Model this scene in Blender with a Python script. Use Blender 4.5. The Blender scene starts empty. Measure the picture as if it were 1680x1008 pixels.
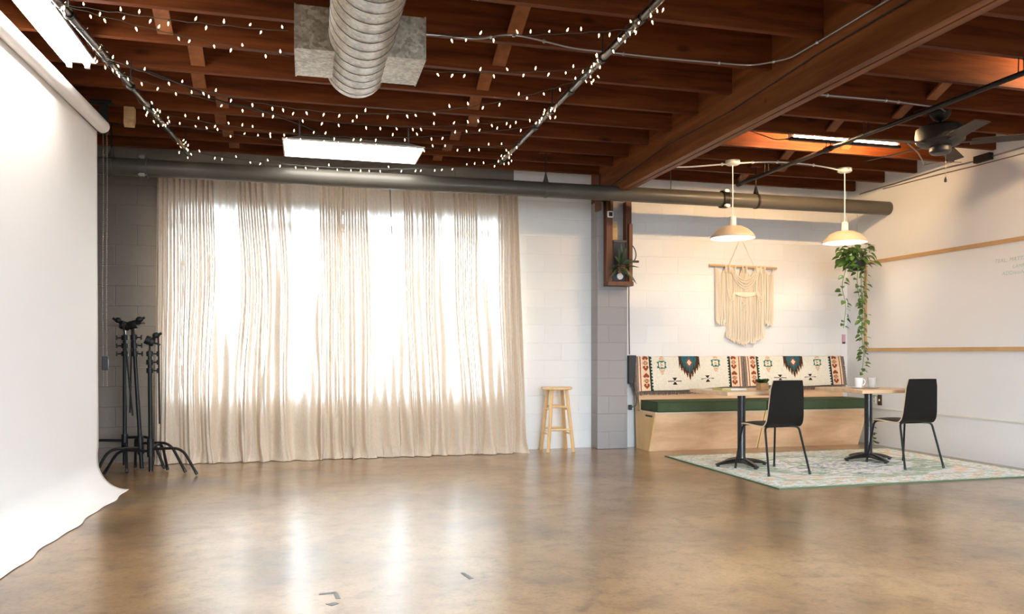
import bpy, math, random
import numpy as np
from mathutils import Vector, Matrix
random.seed(7); rng = np.random.default_rng(7)
PI = math.pi
SC = bpy.context.scene
COL = SC.collection

# ------------------------------------------------------------------ materials
M = {}
def new_mat(name):
    m = bpy.data.materials.new(name); m.use_nodes = True
    nt = m.node_tree
    b = nt.nodes['Principled BSDF']
    M[name] = m
    return m, nt, b
def plain(name, col, rough=.5, metal=0., spec=.5, bump=0., bscale=60., var=0., vscale=4.):
    m, nt, b = new_mat(name)
    b.inputs['Base Color'].default_value = (*col, 1)
    b.inputs['Roughness'].default_value = rough
    b.inputs['Metallic'].default_value = metal
    b.inputs['Specular IOR Level'].default_value = spec
    if bump or var:
        tc = nt.nodes.new('ShaderNodeTexCoord')
        no = nt.nodes.new('ShaderNodeTexNoise'); no.inputs['Scale'].default_value = bscale if bump else vscale
        no.inputs['Detail'].default_value = 5
        nt.links.new(tc.outputs['Object'], no.inputs['Vector'])
        if bump:
            bp = nt.nodes.new('ShaderNodeBump'); bp.inputs['Strength'].default_value = bump; bp.inputs['Distance'].default_value = .01
            nt.links.new(no.outputs['Fac'], bp.inputs['Height']); nt.links.new(bp.outputs['Normal'], b.inputs['Normal'])
        if var:
            n2 = nt.nodes.new('ShaderNodeTexNoise'); n2.inputs['Scale'].default_value = vscale; n2.inputs['Detail'].default_value = 6
            nt.links.new(tc.outputs['Object'], n2.inputs['Vector'])
            rp = nt.nodes.new('ShaderNodeValToRGB')
            rp.color_ramp.elements[0].position = .3; rp.color_ramp.elements[1].position = .7
            rp.color_ramp.elements[0].color = tuple(c*(1-var) for c in col)+(1,)
            rp.color_ramp.elements[1].color = tuple(min(1, c*(1+var)) for c in col)+(1,)
            nt.links.new(n2.outputs['Fac'], rp.inputs['Fac']); nt.links.new(rp.outputs['Color'], b.inputs['Base Color'])
    return m
def emit(name, col, strength):
    m, nt, b = new_mat(name)
    b.inputs['Base Color'].default_value = (.8, .8, .8, 1)
    b.inputs['Emission Color'].default_value = (*col, 1)
    b.inputs['Emission Strength'].default_value = strength
    return m
def wood(name, c1, c2, scale=(1, 12, 12), rough=.5, knots=0., bump=.1, spec=.4):
    m, nt, b = new_mat(name)
    tc = nt.nodes.new('ShaderNodeTexCoord'); mp = nt.nodes.new('ShaderNodeMapping')
    mp.inputs['Scale'].default_value = scale
    oi = nt.nodes.new('ShaderNodeObjectInfo')
    mul = nt.nodes.new('ShaderNodeVectorMath'); mul.operation = 'SCALE'; mul.inputs['Scale'].default_value = 13.
    cmb = nt.nodes.new('ShaderNodeCombineXYZ')
    for k in range(3): nt.links.new(oi.outputs['Random'], cmb.inputs[k])
    nt.links.new(cmb.outputs[0], mul.inputs[0])
    nt.links.new(tc.outputs['Object'], mp.inputs['Vector'])
    add = nt.nodes.new('ShaderNodeVectorMath'); add.operation = 'ADD'
    nt.links.new(mp.outputs['Vector'], add.inputs[0]); nt.links.new(mul.outputs[0], add.inputs[1])
    no = nt.nodes.new('ShaderNodeTexNoise'); no.inputs['Scale'].default_value = 1.; no.inputs['Detail'].default_value = 7
    no.inputs['Roughness'].default_value = .62; no.inputs['Distortion'].default_value = .4
    nt.links.new(add.outputs[0], no.inputs['Vector'])
    rp = nt.nodes.new('ShaderNodeValToRGB')
    rp.color_ramp.elements[0].position = .32; rp.color_ramp.elements[1].position = .68
    rp.color_ramp.elements[0].color = (*c1, 1); rp.color_ramp.elements[1].color = (*c2, 1)
    nt.links.new(no.outputs['Fac'], rp.inputs['Fac'])
    out = rp.outputs['Color']
    if knots:
        vo = nt.nodes.new('ShaderNodeTexVoronoi'); vo.inputs['Scale'].default_value = 2.2
        mp2 = nt.nodes.new('ShaderNodeMapping'); mp2.inputs['Scale'].default_value = (.6, 1.4, 1.4)
        nt.links.new(tc.outputs['Object'], mp2.inputs['Vector'])
        a2 = nt.nodes.new('ShaderNodeVectorMath'); a2.operation = 'ADD'
        nt.links.new(mp2.outputs['Vector'], a2.inputs[0]); nt.links.new(mul.outputs[0], a2.inputs[1])
        nt.links.new(a2.outputs[0], vo.inputs['Vector'])
        r2 = nt.nodes.new('ShaderNodeValToRGB')
        r2.color_ramp.elements[0].position = .03; r2.color_ramp.elements[1].position = .1
        r2.color_ramp.elements[0].color = (knots,)*3+(1,); r2.color_ramp.elements[1].color = (1, 1, 1, 1)
        nt.links.new(vo.outputs['Distance'], r2.inputs['Fac'])
        mx = nt.nodes.new('ShaderNodeMix'); mx.data_type = 'RGBA'; mx.blend_type = 'MULTIPLY'; mx.inputs[0].default_value = 1
        nt.links.new(out, mx.inputs[6]); nt.links.new(r2.outputs['Color'], mx.inputs[7]); out = mx.outputs[2]
    nt.links.new(out, b.inputs['Base Color'])
    b.inputs['Roughness'].default_value = rough; b.inputs['Specular IOR Level'].default_value = spec
    if bump:
        bp = nt.nodes.new('ShaderNodeBump'); bp.inputs['Strength'].default_value = bump; bp.inputs['Distance'].default_value = .01
        nt.links.new(no.outputs['Fac'], bp.inputs['Height']); nt.links.new(bp.outputs['Normal'], b.inputs['Normal'])
    return m
def blockwork(name, col, axis='x', rough=.6, joint=.94, strength=.5, off=(0, 0), var=.05):
    """painted concrete block: running bond joints as relief"""
    m, nt, b = new_mat(name)
    tc = nt.nodes.new('ShaderNodeTexCoord'); sp = nt.nodes.new('ShaderNodeSeparateXYZ'); cb = nt.nodes.new('ShaderNodeCombineXYZ')
    nt.links.new(tc.outputs['Object'], sp.inputs[0])
    nt.links.new(sp.outputs[{'x': 0, 'y': 1}[axis]], cb.inputs[0]); nt.links.new(sp.outputs[2], cb.inputs[1])
    mp = nt.nodes.new('ShaderNodeMapping'); mp.inputs['Location'].default_value = (off[0], off[1], 0)
    nt.links.new(cb.outputs[0], mp.inputs['Vector'])
    dn = nt.nodes.new('ShaderNodeTexNoise'); dn.inputs['Scale'].default_value = 9; dn.inputs['Detail'].default_value = 3
    nt.links.new(tc.outputs['Object'], dn.inputs['Vector'])
    dm = nt.nodes.new('ShaderNodeMix'); dm.data_type = 'RGBA'; dm.blend_type = 'ADD'; dm.inputs[0].default_value = .012
    nt.links.new(mp.outputs['Vector'], dm.inputs[6]); nt.links.new(dn.outputs['Color'], dm.inputs[7])
    br = nt.nodes.new('ShaderNodeTexBrick'); br.offset = .5
    br.inputs['Scale'].default_value = 1; br.inputs['Brick Width'].default_value = .4064; br.inputs['Row Height'].default_value = .2032
    br.inputs['Mortar Size'].default_value = .006; br.inputs['Mortar Smooth'].default_value = .6
    br.inputs['Color1'].default_value = (*col, 1); br.inputs['Color2'].default_value = tuple(c*(1-var) for c in col)+(1,)
    br.inputs['Mortar'].default_value = tuple(c*joint for c in col)+(1,)
    nt.links.new(dm.outputs[2], br.inputs['Vector'])
    nt.links.new(br.outputs['Color'], b.inputs['Base Color'])
    n2 = nt.nodes.new('ShaderNodeTexNoise'); n2.inputs['Scale'].default_value = 26; n2.inputs['Detail'].default_value = 6
    nt.links.new(tc.outputs['Object'], n2.inputs['Vector'])
    ma = nt.nodes.new('ShaderNodeMath'); ma.operation = 'MULTIPLY_ADD'; ma.inputs[1].default_value = .35
    nt.links.new(n2.outputs['Fac'], ma.inputs[0])
    inv = nt.nodes.new('ShaderNodeMath'); inv.operation = 'SUBTRACT'; inv.inputs[0].default_value = 1
    nt.links.new(br.outputs['Fac'], inv.inputs[1]); nt.links.new(inv.outputs[0], ma.inputs[2])
    bp = nt.nodes.new('ShaderNodeBump'); bp.inputs['Strength'].default_value = strength; bp.inputs['Distance'].default_value = .008
    nt.links.new(ma.outputs[0], bp.inputs['Height']); nt.links.new(bp.outputs['Normal'], b.inputs['Normal'])
    b.inputs['Roughness'].default_value = rough; b.inputs['Specular IOR Level'].default_value = .4
    return m

blockwork('block_white', (.75, .745, .735), 'x', .55, joint=.965, strength=.38)
blockwork('block_grey', (.30, .285, .285), 'x', .55, off=(.11, 0), joint=.92, strength=.55)
blockwork('block_dark', (.185, .152, .124), 'x', .5, off=(.02, .05), strength=.6)
blockwork('block_side', (.74, .71, .67), 'y', .5, joint=.97, strength=.25)
plain('plaster_white', (.79, .785, .78), .5, bump=.12, bscale=22)
plain('wall_plain', (.70, .68, .65), .7)
wood('joist_wood', (.06, .013, .0032), (.165, .043, .009), (1.2, 16, 16), .6, knots=.45, bump=.15, spec=.12)
wood('beam_wood', (.10, .029, .007), (.225, .074, .019), (14, .9, 14), .5, knots=.5, bump=.12, spec=.18)
wood('deck_wood', (.055, .020, .009), (.12, .045, .02), (10, 1, 10), .7)
wood('bridging_wood', (.16, .05, .015), (.28, .10, .03), (10, 10, 10), .6)
wood('raw_wood', (.42, .25, .11), (.62, .42, .2), (6, 6, 20), .6)
wood('plywood', (.60, .36, .20), (.80, .54, .33), (2.2, 5, 9), .45, knots=.75, bump=.03)
wood('plywood_end', (.68, .44, .19), (.80, .56, .27), (5, 5, 1.6), .45, knots=.35, bump=.03)
wood('ply_edge', (.70, .54, .36), (.80, .66, .48), (4, 60, 60), .5, bump=0)
wood('stool_wood', (.66, .42, .19), (.80, .56, .29), (14, 14, 2), .35, bump=.02)
wood('table_wood', (.62, .40, .22), (.76, .54, .33), (2, 14, 14), .3, knots=.8, bump=.02)
wood('frame_wood', (.50, .30, .13), (.60, .38, .18), (12, 4, 12), .45, bump=.03)
wood('post_wood', (.085, .027, .009), (.165, .058, .020), (14, 14, 1.5), .5, knots=.6)
wood('dowel_wood', (.55, .36, .16), (.68, .47, .24), (3, 20, 20), .5, bump=.02)
plain('pipe_paint', (.085, .077, .063), .36, spec=.35, var=.12, vscale=2.5)
plain('black_iron', (.014, .012, .011), .42, spec=.25)
plain('black_metal', (.009, .009, .009), .4, spec=.25)
plain('black_cast', (.012, .012, .014), .28, spec=.6)
plain('dark_plastic', (.02, .02, .022), .45)
plain('chrome', (.75, .74, .72), .18, 1.)
plain('steel_pole', (.13, .12, .11), .32, 1.)
plain('conduit_metal', (.30, .28, .26), .38, .9)
plain('white_paint', (.78, .74, .66), .35)
plain('white_enamel', (.82, .78, .70), .25); plain('cream_enamel', (.60, .50, .37), .35)
plain('white_plastic', (.8, .79, .76), .35)
plain('porcelain', (.85, .84, .82), .15)
plain('paper_white', (.84, .815, .79), .75, spec=.25)
plain('cushion_green', (.052, .078, .038), .85, spec=.25, bump=.25, bscale=240, var=.12, vscale=9)
plain('piping_green', (.040, .058, .030), .85, spec=.25)
plain('whiteboard', (.80, .785, .77), .16, spec=.5)
plain('marker_green', (.42, .58, .52), .6)
plain('leaf_green', (.058, .120, .020), .42, spec=.5, var=.5, vscale=14)
plain('leaf_dark', (.028, .05, .018), .42, spec=.5, var=.4, vscale=14)
plain('vine_brown', (.16, .10, .045), .6)
plain('vine_green', (.13, .17, .05), .55)
plain('cotton', (.80, .70, .55), .9, spec=.1, bump=.4, bscale=220)
plain('fringe_grey', (.16, .12, .10), .9, spec=.1, var=.5, vscale=160)
plain('plate_brown', (.085, .05, .025), .4)
plain('dial_white', (.8, .78, .74), .3)
plain('glass_dark', (.022, .026, .032), .2)
plain('pink_card', (.55, .32, .36), .6)
plain('note_paper', (.80, .76, .66), .7)
plain('note_yellow', (.50, .44, .12), .7)
plain('soil', (.03, .02, .014), .9)
plain('laminate', (.0075, .0058, .0048), .45, spec=.2, bump=.04, bscale=90)
plain('frame_alu', (.10, .10, .10), .4)
plain('fan_bronze', (.022, .018, .014), .5, spec=.3, var=.3, vscale=20)
plain('fan_blade', (.035, .02, .012), .5, spec=.25)
plain('tape_grey', (.17, .165, .16), .55)
plain('ground_ext', (.6, .59, .56), .9); plain('asphalt', (.07, .07, .07), .9)
plain('wire_green', (.025, .028, .016), .6)
plain('bead_metal', (.30, .27, .24), .35, .7)
plain('clay', (.22, .085, .04), .7)
# galvanised sheet with spangle
m, nt, b = new_mat('galvanised')
tc = nt.nodes.new('ShaderNodeTexCoord'); vo = nt.nodes.new('ShaderNodeTexVoronoi'); vo.inputs['Scale'].default_value = 55
nt.links.new(tc.outputs['Object'], vo.inputs['Vector'])
no = nt.nodes.new('ShaderNodeTexNoise'); no.inputs['Scale'].default_value = 5; no.inputs['Detail'].default_value = 6; no.inputs['Roughness'].default_value = .7
nt.links.new(tc.outputs['Object'], no.inputs['Vector'])
sx = nt.nodes.new('ShaderNodeSeparateColor'); nt.links.new(vo.outputs['Color'], sx.inputs[0])
ad = nt.nodes.new('ShaderNodeMath'); ad.operation = 'MULTIPLY_ADD'; ad.inputs[1].default_value = .35
nt.links.new(sx.outputs[0], ad.inputs[0]); nt.links.new(no.outputs['Fac'], ad.inputs[2])
rp = nt.nodes.new('ShaderNodeValToRGB'); rp.color_ramp.elements[0].position = .45; rp.color_ramp.elements[1].position = .95
rp.color_ramp.elements[0].color = (.20, .165, .12, 1); rp.color_ramp.elements[1].color = (.55, .50, .40, 1)
nt.links.new(ad.outputs[0], rp.inputs['Fac']); nt.links.new(rp.outputs['Color'], b.inputs['Base Color'])
b.inputs['Metallic'].default_value = .25; b.inputs['Roughness'].default_value = .4
# floor: stained, sealed concrete
m, nt, b = new_mat('concrete_floor')
tc = nt.nodes.new('ShaderNodeTexCoord')
def noise(scale, detail=6, rough=.6, dist=0., vec=None):
    n = nt.nodes.new('ShaderNodeTexNoise'); n.inputs['Scale'].default_value = scale; n.inputs['Detail'].default_value = detail
    n.inputs['Roughness'].default_value = rough; n.inputs['Distortion'].default_value = dist
    nt.links.new(vec or tc.outputs['Object'], n.inputs['Vector']); return n.outputs['Fac']
def ramp(fac, stops):
    r = nt.nodes.new('ShaderNodeValToRGB'); els = r.color_ramp.elements
    els[0].position, els[0].color = stops[0][0], (*stops[0][1], 1)
    els[1].position, els[1].color = stops[-1][0], (*stops[-1][1], 1)
    for p, c in stops[1:-1]:
        e = els.new(p); e.color = (*c, 1)
    nt.links.new(fac, r.inputs['Fac']); return r.outputs['Color']
def mixc(fac, a, c, mode='MIX'):
    x = nt.nodes.new('ShaderNodeMix'); x.data_type = 'RGBA'; x.blend_type = mode
    if isinstance(fac, float): x.inputs[0].default_value = fac
    else: nt.links.new(fac, x.inputs[0])
    for i, v in ((6, a), (7, c)):
        if isinstance(v, tuple): x.inputs[i].default_value = (*v, 1)
        else: nt.links.new(v, x.inputs[i])
    return x.outputs[2]
base = ramp(noise(1.3, 6, .56, .4), [(.32, (.135, .068, .022)), (.48, (.26, .144, .053)), (.68, (.36, .218, .096))])
fine = ramp(noise(9, 6, .62, .3), [(.30, (.58, .55, .52)), (.48, (1, 1, 1)), (.70, (1.14, 1.14, 1.14))])
base = mixc(1.0, base, fine, 'MULTIPLY')
base = mixc(1.0, base, ramp(noise(42, 5, .75), [(.32, (.6, .57, .54)), (.48, (1, 1, 1)), (.70, (1.15, 1.15, 1.15))]), 'MULTIPLY')
base = mixc(1.0, base, ramp(noise(3.6, 6, .6, .5), [(.30, (.74, .70, .67)), (.46, (1, 1, 1)), (.75, (1.04, 1.04, 1.04))]), 'MULTIPLY')
def spot(cx, cy, rx, ry, col, src, amt):
    mp = nt.nodes.new('ShaderNodeMapping'); mp.inputs['Location'].default_value = (-cx/rx, -cy/ry, 0); mp.inputs['Scale'].default_value = (1/rx, 1/ry, 1)
    nt.links.new(tc.outputs['Object'], mp.inputs['Vector'])
    ln = nt.nodes.new('ShaderNodeVectorMath'); ln.operation = 'LENGTH'; nt.links.new(mp.outputs['Vector'], ln.inputs[0])
    a = nt.nodes.new('ShaderNodeMath'); a.operation = 'MULTIPLY_ADD'; a.inputs[1].default_value = 1.5
    nt.links.new(noise(2.6, 5, .6), a.inputs[0]); nt.links.new(ln.outputs['Value'], a.inputs[2])
    k = ramp(a.outputs[0], [(.0, (amt,)*3), (.1, (amt,)*3), (1., (0, 0, 0))])
    # ramp input is clamped to 0..1: shift so that the patch fades around radius 1
    s = nt.nodes.new('ShaderNodeMath'); s.operation = 'MULTIPLY_ADD'; s.inputs[1].default_value = 1.; s.inputs[2].default_value = -.75
    nt.links.new(a.outputs[0], s.inputs[0]); nt.links.new(s.outputs[0], k.node.inputs['Fac'])
    return mixc(k, src, col)
base = spot(-.95, 7.15, .55, .45, (.12, .11, .12), base, .85)
base = spot(-.1, 7.3, .6, .35, (.16, .135, .115), base, .6)
base = spot(-1.25, 6.35, .35, .3, (.085, .07, .055), base, .7)
base = spot(3.0, 4.4, .9, .35, (.17, .125, .085), base, .5)
scr = nt.nodes.new('ShaderNodeMapping'); scr.inputs['Scale'].default_value = (3, 45, 1); scr.inputs['Rotation'].default_value = (0, 0, .35)
nt.links.new(tc.outputs['Object'], scr.inputs['Vector'])
sc1 = ramp(noise(1.4, 5, .7, 1.2, scr.outputs['Vector']), [(.0, (0, 0, 0)), (.60, (0, 0, 0)), (.75, (.7, .7, .7))])
base = mixc(sc1, base, mixc(1.0, base, (1.25, 1.25, 1.25), 'MULTIPLY'))
nt.links.new(base, b.inputs['Base Color'])
rg = ramp(noise(1.6, 3, .5, .2), [(.3, (.285,)*3), (.7, (.335,)*3)])
nt.links.new(rg, b.inputs['Roughness']); b.inputs['Specular IOR Level'].default_value = .55; b.inputs['Coat Weight'].default_value = .75; b.inputs['Coat Roughness'].default_value = .235; b.inputs['Coat IOR'].default_value = 1.55
bp = nt.nodes.new('ShaderNodeBump'); bp.inputs['Strength'].default_value = .03; bp.inputs['Distance'].default_value = .01
nt.links.new(noise(5, 2, .5), bp.inputs['Height']); nt.links.new(bp.outputs['Normal'], b.inputs['Normal'])
# sheer linen
m, nt, b = new_mat('sheer_linen')
nt.nodes.remove(b)
out = nt.nodes['Material Output']
tc = nt.nodes.new('ShaderNodeTexCoord')
mp = nt.nodes.new('ShaderNodeMapping'); mp.inputs['Scale'].default_value = (260, 260, 30); nt.links.new(tc.outputs['Object'], mp.inputs['Vector'])
n1 = nt.nodes.new('ShaderNodeTexNoise'); n1.inputs['Scale'].default_value = 1; n1.inputs['Detail'].default_value = 3; nt.links.new(mp.outputs['Vector'], n1.inputs['Vector'])
rp = nt.nodes.new('ShaderNodeValToRGB'); rp.color_ramp.elements[0].position = .3; rp.color_ramp.elements[1].position = .7
rp.color_ramp.elements[0].color = (.60, .475, .36, 1); rp.color_ramp.elements[1].color = (.76, .64, .51, 1)
nt.links.new(n1.outputs['Fac'], rp.inputs['Fac'])
df = nt.nodes.new('ShaderNodeBsdfDiffuse'); tl = nt.nodes.new('ShaderNodeBsdfTranslucent'); tp = nt.nodes.new('ShaderNodeBsdfTransparent')
nt.links.new(rp.outputs['Color'], df.inputs['Color']); nt.links.new(rp.outputs['Color'], tl.inputs['Color'])
m1 = nt.nodes.new('ShaderNodeMixShader'); m1.inputs[0].default_value = .045
nt.links.new(df.outputs[0], m1.inputs[1]); nt.links.new(tl.outputs[0], m1.inputs[2])
lw = nt.nodes.new('ShaderNodeLayerWeight'); lw.inputs['Blend'].default_value = .5
th_ = nt.nodes.new('ShaderNodeMapRange'); th_.inputs['From Min'].default_value = .0; th_.inputs['From Max'].default_value = .32; th_.inputs['To Min'].default_value = .30; th_.inputs['To Max'].default_value = .008
nt.links.new(lw.outputs['Facing'], th_.inputs['Value'])
rf = nt.nodes.new('ShaderNodeBsdfRefraction'); rf.inputs['IOR'].default_value = 1.45; rf.inputs['Roughness'].default_value = .85
rf.inputs['Color'].default_value = (.97, .96, .94, 1)
m0 = nt.nodes.new('ShaderNodeMixShader'); m0.inputs[0].default_value = .06
nt.links.new(rf.outputs[0], m0.inputs[1]); nt.links.new(tp.outputs[0], m0.inputs[2]); tp = m0
ms = nt.nodes.new('ShaderNodeMapping'); ms.inputs['Scale'].default_value = (26, 2, .25); nt.links.new(tc.outputs['Object'], ms.inputs['Vector'])
ns = nt.nodes.new('ShaderNodeTexNoise'); ns.inputs['Scale'].default_value = 1; ns.inputs['Detail'].default_value = 5; ns.inputs['Roughness'].default_value = .65; nt.links.new(ms.outputs['Vector'], ns.inputs['Vector'])
sl = nt.nodes.new('ShaderNodeMapRange'); sl.inputs['From Min'].default_value = .34; sl.inputs['From Max'].default_value = .62; sl.inputs['To Min'].default_value = .35; sl.inputs['To Max'].default_value = 1.15; nt.links.new(ns.outputs['Fac'], sl.inputs['Value'])
ml = nt.nodes.new('ShaderNodeMath'); ml.operation = 'MULTIPLY'; nt.links.new(th_.outputs[0], ml.inputs[0]); nt.links.new(sl.outputs[0], ml.inputs[1])
m2 = nt.nodes.new('ShaderNodeMixShader'); nt.links.new(ml.outputs[0], m2.inputs[0])
nt.links.new(m1.outputs[0], m2.inputs[1]); nt.links.new(tp.outputs[0], m2.inputs[2])
nt.links.new(m2.outputs[0], out.inputs['Surface'])
# window glass: thin clear pane
m, nt, b = new_mat('pane_glass')
nt.nodes.remove(b); out = nt.nodes['Material Output']
gl = nt.nodes.new('ShaderNodeBsdfGlossy'); gl.inputs['Roughness'].default_value = .02
tp = nt.nodes.new('ShaderNodeBsdfTransparent'); tp.inputs['Color'].default_value = (.93, .96, .95, 1)
fr = nt.nodes.new('ShaderNodeFresnel'); fr.inputs['IOR'].default_value = 1.45
mx = nt.nodes.new('ShaderNodeMixShader'); nt.links.new(fr.outputs[0], mx.inputs[0]); nt.links.new(tp.outputs[0], mx.inputs[1]); nt.links.new(gl.outputs[0], mx.inputs[2])
nt.links.new(mx.outputs[0], out.inputs['Surface'])
m, nt, b = new_mat('cup_glass')
b.inputs['Base Color'].default_value = (.92, .92, .9, 1); b.inputs['Roughness'].default_value = .08; b.inputs['Transmission Weight'].default_value = .6
# woven colour carried by the mesh (blankets, rug)
def woven(name, rough=.9, bump=.3, bscale=300):
    m, nt, b = new_mat(name)
    at = nt.nodes.new('ShaderNodeAttribute'); at.attribute_name = 'weave'
    nt.links.new(at.outputs['Color'], b.inputs['Base Color'])
    b.inputs['Roughness'].default_value = rough; b.inputs['Specular IOR Level'].default_value = .15
    tc = nt.nodes.new('ShaderNodeTexCoord'); no = nt.nodes.new('ShaderNodeTexNoise'); no.inputs['Scale'].default_value = bscale
    nt.links.new(tc.outputs['Object'], no.inputs['Vector'])
    bp = nt.nodes.new('ShaderNodeBump'); bp.inputs['Strength'].default_value = bump; bp.inputs['Distance'].default_value = .004
    nt.links.new(no.outputs['Fac'], bp.inputs['Height']); nt.links.new(bp.outputs['Normal'], b.inputs['Normal'])
woven('blanket_weave'); woven('rug_weave', .95)
emit('tube_white', (1., .95, .90), 26.)
emit('panel_white', (1., .97, .92), 4.6)
emit('bulb_glow', (1., .62, .34), 4.5)
emit('tube_amber', (1., .66, .34), 215.)
emit('panel_fill', (.86, .95, 1.08), 17.)  # glow of the added out-of-view fill lamps
emit('pendant_bulb', (.96, .96, .96), 55.)

for k in ('tube_amber', 'panel_fill', 'panel_white', 'tube_white', 'pendant_bulb'): M[k].cycles.emission_sampling = 'FRONT'
M['bulb_glow'].cycles.emission_sampling = 'NONE'
# ------------------------------------------------------------------ geometry helpers
class G:
    def __init__(s): s.v = []; s.f = []; s.mi = []; s.cur = 0
    def _add(s, vs, fs):
        o = len(s.v); s.v += [tuple(p) for p in vs]
        for f in fs: s.f.append(tuple(o+i for i in f)); s.mi.append(s.cur)
        return s
    def box(s, x0, x1, y0, y1, z0, z1):
        return s._add([(x0,y0,z0),(x1,y0,z0),(x1,y1,z0),(x0,y1,z0),(x0,y0,z1),(x1,y0,z1),(x1,y1,z1),(x0,y1,z1)],
                      [(0,3,2,1),(4,5,6,7),(0,1,5,4),(1,2,6,5),(2,3,7,6),(3,0,4,7)])
    def hexa(s, b, t):  # two quads (bottom, top), each counter-clockwise from above
        return s._add(list(b)+list(t), [(0,3,2,1),(4,5,6,7),(0,1,5,4),(1,2,6,5),(2,3,7,6),(3,0,4,7)])
    def obox(s, c, ax, sx, sy, sz):  # oriented box; ax = 3 unit vectors
        c = Vector(c); X, Y, Z = [Vector(a)*k/2 for a, k in zip(ax, (sx, sy, sz))]
        vs = [c+a*X+b_*Y+d*Z for d in (-1, 1) for a, b_ in ((-1,-1),(1,-1),(1,1),(-1,1))]
        return s._add(vs, [(0,3,2,1),(4,5,6,7),(0,1,5,4),(1,2,6,5),(2,3,7,6),(3,0,4,7)])
    def bar(s, p, q, w, h, up=(0,0,1)):
        p, q = Vector(p), Vector(q); Z = (q-p); L = Z.length; Z = Z.normalized()
        X = Z.cross(Vector(up))
        if X.length < 1e-5: X = Z.cross(Vector((1,0,0)))
        X.normalize(); Y = Z.cross(X)
        return s.obox((p+q)/2, (X, Y, Z), w, h, L)
    def tube(s, pts, r, n=8, caps=True):
        pts = [Vector(p) for p in pts]; k = len(pts)
        rs = r if isinstance(r, (list, tuple)) else [r]*k
        T = []
        for i in range(k):
            a = pts[max(0, i-1)]; c = pts[min(k-1, i+1)]; t = (c-a)
            T.append(t.normalized() if t.length > 1e-9 else Vector((0,0,1)))
        ref = Vector((0,0,1)) if abs(T[0].z) < .9 else Vector((1,0,0))
        N = (ref - T[0]*ref.dot(T[0])).normalized()
        vs = []
        for i in range(k):
            if i:
                N = N - T[i]*N.dot(T[i])
                if N.length < 1e-6: N = T[i].orthogonal()
                N.normalize()
            B = T[i].cross(N)
            for j in range(n):
                a = 2*PI*j/n
                vs.append(pts[i] + (N*math.cos(a)+B*math.sin(a))*rs[i])
        fs = [(i*n+j, i*n+(j+1) % n, (i+1)*n+(j+1) % n, (i+1)*n+j) for i in range(k-1) for j in range(n)]
        if caps: fs += [tuple(range(n-1, -1, -1)), tuple((k-1)*n+j for j in range(n))]
        return s._add(vs, fs)
    def lathe(s, prof, c=(0,0,0), n=28, axis='z', caps=True):
        vs = []; k = len(prof)
        for r, h in prof:
            for j in range(n):
                a = 2*PI*j/n; u, w = r*math.cos(a), r*math.sin(a)
                p = {'z': (u, w, h), 'y': (u, h, w), 'x': (h, u, w)}[axis]
                vs.append((c[0]+p[0], c[1]+p[1], c[2]+p[2]))
        fs = [(i*n+j, i*n+(j+1) % n, (i+1)*n+(j+1) % n, (i+1)*n+j) for i in range(k-1) for j in range(n)]
        if caps:
            fs += [tuple(range(n-1, -1, -1)), tuple((k-1)*n+j for j in range(n))]
        return s._add(vs, fs)
    def sphere(s, c, r, n=10, sc=(1,1,1)):
        m_ = max(4, n//2)
        prof = [(max(1e-4, math.sin(PI*i/m_))*r, -math.cos(PI*i/m_)*r) for i in range(m_+1)]
        o = len(s.v); s.lathe(prof, (0,0,0), n)
        for i in range(o, len(s.v)):
            p = s.v[i]; s.v[i] = (c[0]+p[0]*sc[0], c[1]+p[1]*sc[1], c[2]+p[2]*sc[2])
        return s
    def prism(s, poly, axis, a, b_):  # polygon in the other two axes, extruded a..b
        k = len(poly)
        def mk(p, t): return {'x': (t, p[0], p[1]), 'y': (p[0], t, p[1]), 'z': (p[0], p[1], t)}[axis]
        vs = [mk(p, a) for p in poly]+[mk(p, b_) for p in poly]
        fs = [tuple(range(k-1, -1, -1)), tuple(range(k, 2*k))]+[(i, (i+1) % k, k+(i+1) % k, k+i) for i in range(k)]
        return s._add(vs, fs)
    def grid(s, fn, nu, nv):
        vs = [fn(i/nu, j/nv) for j in range(nv+1) for i in range(nu+1)]
        w = nu+1
        return s._add(vs, [(j*w+i, j*w+i+1, (j+1)*w+i+1, (j+1)*w+i) for j in range(nv) for i in range(nu)])
    def leaf(s, base, d, n, L, W, bend=.25, seg=4):
        base, d, n = Vector(base), Vector(d).normalized(), Vector(n)
        n = (n-d*n.dot(d));
        if n.length < 1e-4: n = d.orthogonal()
        n.normalize(); t = d.cross(n)
        vs = []
        shape = [0, .62, 1., .8, .42, 0] if seg == 4 else [0, .7, 1, .75, .4, 0]
        ts = [0, .14, .36, .62, .84, 1]
        for u, w in zip(ts, shape):
            mid = base + d*(L*u) - n*(bend*L*u*u)
            vs += [mid - t*(W*w/2) + n*(W*w*.12), mid, mid + t*(W*w/2) + n*(W*w*.12)]
        fs = []
        for i in range(5):
            a = i*3
            fs += [(a, a+1, a+4, a+3), (a+1, a+2, a+5, a+4)]
        return s._add(vs, fs)

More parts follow.
